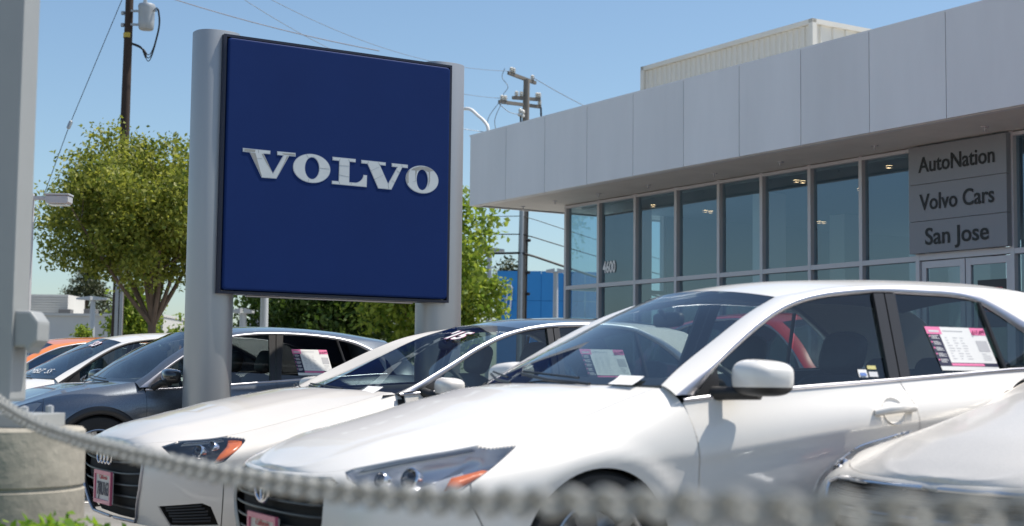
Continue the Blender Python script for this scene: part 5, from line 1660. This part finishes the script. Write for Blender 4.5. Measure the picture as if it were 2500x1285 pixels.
def tag(c, p, label, rz=.3):
    rt = c['root']
    o = thing('paper_tag', label, 'paper tag', (Matrix.Translation(rt.location) @ Matrix.Rotation(rt.rotation_euler.z, 4, 'Z')) @ Vector(p), rt.rotation_euler.z+rz, 'paper tags on windshields')
    mb = MB(); V, F = loft([[(-.04, -.065, .040), (-.04, .065, .036)], [(0, -.065, .018), (0, .065, .016)], [(.04, -.065, .003), (.04, .065, .0)]])
    mb.add(V, F, 0, True); mb.build('paper', MT['paper'], o, fix=False)
tag(CAM_, (-.30, .60, .985), 'small white paper tag by the windshield corner of the nearest white sedan')
tag(AUD_, (-.54, .60, .915), 'small white paper tag by the windshield corner of the warm white sedan')

for k, (x_, z_, w_, h_, m_) in enumerate(((-1.395, 1.045, .05, .034, 'paper'), (-1.455, 1.042, .05, .022, 'paleprint'), (-1.455, 1.072, .05, .016, None))):
    mm = MT[m_] if m_ else mat('label_yellow', (.60, .55, .22), .6)
    y_ = CAM_['ys']
    P = [(x_+a*w_/2, y_(x_+a*w_/2, z_+b*h_/2)-.009, z_+b*h_/2) for a, b in ((1, -1), (-1, -1), (-1, 1), (1, 1))]
    lb = mesh('window_label', P, [(0, 1, 2, 3)], mm, CAM_['root'])
    if k == 0: mesh('blue_band', [(p[0]*.7-1.395*.3, p[1]+.0008, p[2]*.6+z_*.4) for p in P], [(0, 1, 2, 3)], mat('label_blue', (.03, .12, .40), .5), lb)

# ---------------------------------------------------------------- light pole on its concrete base
LP = thing('light_pole', 'thick grey square light pole at the left edge bolted to a round concrete base', 'light pole', (-1.90, 5.5, 0), R(-4))
pm = mat('pole_paint', (.33, .345, .345), .5, .15, noise=.05, scale=2.5)
mb = MB(); mb.box((0, 0, 4.4), (.152, .152, 7.0)); mb.build('pole', pm, LP, bevel=.012)
mb = MB(); mb.box((.03, 0, .832), (.33, .33, .05)); mb.build('base_plate', pm, LP, bevel=.004)
for sx in (-1, 1):
    for sy in (-1, 1):
        mb = MB(); mb.lathe([(.016, .852), (.016, .882), (.001, .887)], (sx*.12+.03, sy*.12, 0), n=8); mb.build('anchor_bolt', steelg, LP)
mb = MB(); mb.prism([(.07, 1.10), (.115, 1.10), (.128, 1.075), (.14, 1.10), (.165, 1.125), (.165, 1.195), (.135, 1.235), (.07, 1.235)], -.06, .06, 'XZ'); mb.build('junction_box', pm, LP, bevel=.012)
cb_ = mat('base_concrete', (.33, .305, .255), .9, noise=.30, scale=3.2, bump=.5, bscale=22)
mb = MB(); mb.lathe([(.001, .807), (.305, .807), (.316, .796), (.318, .60), (.312, .595), (.312, .585), (.320, .58), (.322, .36), (.315, .355), (.315, .345), (.325, .34), (.328, 0)], (.0, 0, 0), n=56); mb.build('concrete_base', cb_, LP)

# ---------------------------------------------------------------- chain along the front
CH = thing('chain', 'grey metal chain sagging across the foreground in front of the cars', 'chain')
chm = mat('chain_metal', (.34, .34, .315), .5, .3, noise=.15, scale=30)
ctrl = crom([(-1.7377, 4.6353, 1.0431), (-1.5457, 4.2845, 0.9781), (-1.3537, 3.9337, 0.9231), (-1.0915, 3.4546, 0.8794), (-0.8881, 3.083, 0.8646), (-0.7044, 2.7474, 0.8578), (-0.5547, 2.4738, 0.8539), (-0.4598, 2.3004, 0.8528), (-0.38, 2.1547, 0.8539), (-0.3106, 2.0279, 0.8552), (-0.222, 1.866, 0.8588), (-0.1495, 1.7334, 0.8638), (-0.087, 1.6194, 0.8694), (0.0582, 1.354, 0.8889), (0.1355, 1.2128, 0.8985), (0.1981, 1.0983, 0.9065), (0.3091, 0.8955, 0.9215), (0.4291, 0.6762, 0.9315), (0.5491, 0.457, 0.9465)], 900)
sl = np.concatenate([[0], np.cumsum(np.linalg.norm(np.diff(ctrl, axis=0), axis=1))])
pitch, wr = .0300, .0055
hl_, hw_ = (pitch+2*wr)/2-.0046, .0142
pts = []
sx_ = hl_-hw_*.75
for a in np.linspace(-math.pi/2, math.pi/2, 7): pts.append((sx_+hw_*.75*math.cos(a), hw_*math.sin(a), 0))
for a in np.linspace(math.pi/2, 3*math.pi/2, 7): pts.append((-sx_+hw_*.75*math.cos(a), hw_*math.sin(a), 0))
mb = MB(); mb.tube(pts, wr, 7, closed=True); l0 = mb.build('link', chm, CH)
k = 0; s_ = .01
while s_ < sl[-1]-.02:
    q = [np.interp(s_, sl, ctrl[:, j]) for j in range(3)]; q2 = [np.interp(s_+.01, sl, ctrl[:, j]) for j in range(3)]
    d = (Vector(q2)-Vector(q)).normalized()
    o = l0 if k == 0 else link('link', l0.data, CH)
    y_ = Vector((0, 0, 1)).cross(d).normalized(); z_ = d.cross(y_)
    b = Matrix((d, y_, z_)).transposed().to_4x4()
    ang = R(45 if k % 2 == 0 else -45)+random.uniform(-.12, .12)
    o.matrix_local = Matrix.Translation(q) @ b @ Matrix.Rotation(ang, 4, 'X')
    s_ += pitch; k += 1

# ---------------------------------------------------------------- clipped hedge at the foot of the light pole
HG = thing('hedge', 'low bright green clipped hedge at the lower left in front of the concrete base', 'hedge', (-1.62, 4.75, 0), R(5))
rnd = np.random.default_rng(5)
n = 15000
P = np.column_stack([rnd.uniform(-1.2, .42, n), rnd.uniform(-.28, .30, n), .10+.385*rnd.beta(3, 1.1, n)])
P[:, 2] += .025*np.sin(P[:, 0]*9)+.02*rnd.normal(size=n)-.10*np.clip((P[:, 0]-.22)/.2, 0, 1)**2
leaf_mesh('foliage', P, .034, leafmat('hedge_leaf', (.10, .22, .015), (.28, .42, .03), .4), HG, rnd)
mb = MB()
for k in range(26):
    x_, y_ = rnd.uniform(-1.1, .35), rnd.uniform(-.2, .2)
    mb.tube([(x_, y_, 0), (x_+.02, y_, .2), (x_+rnd.normal()*.05, y_+rnd.normal()*.05, .38)], [.008, .006, .003], 5)
mb.build('stems', bark, HG)
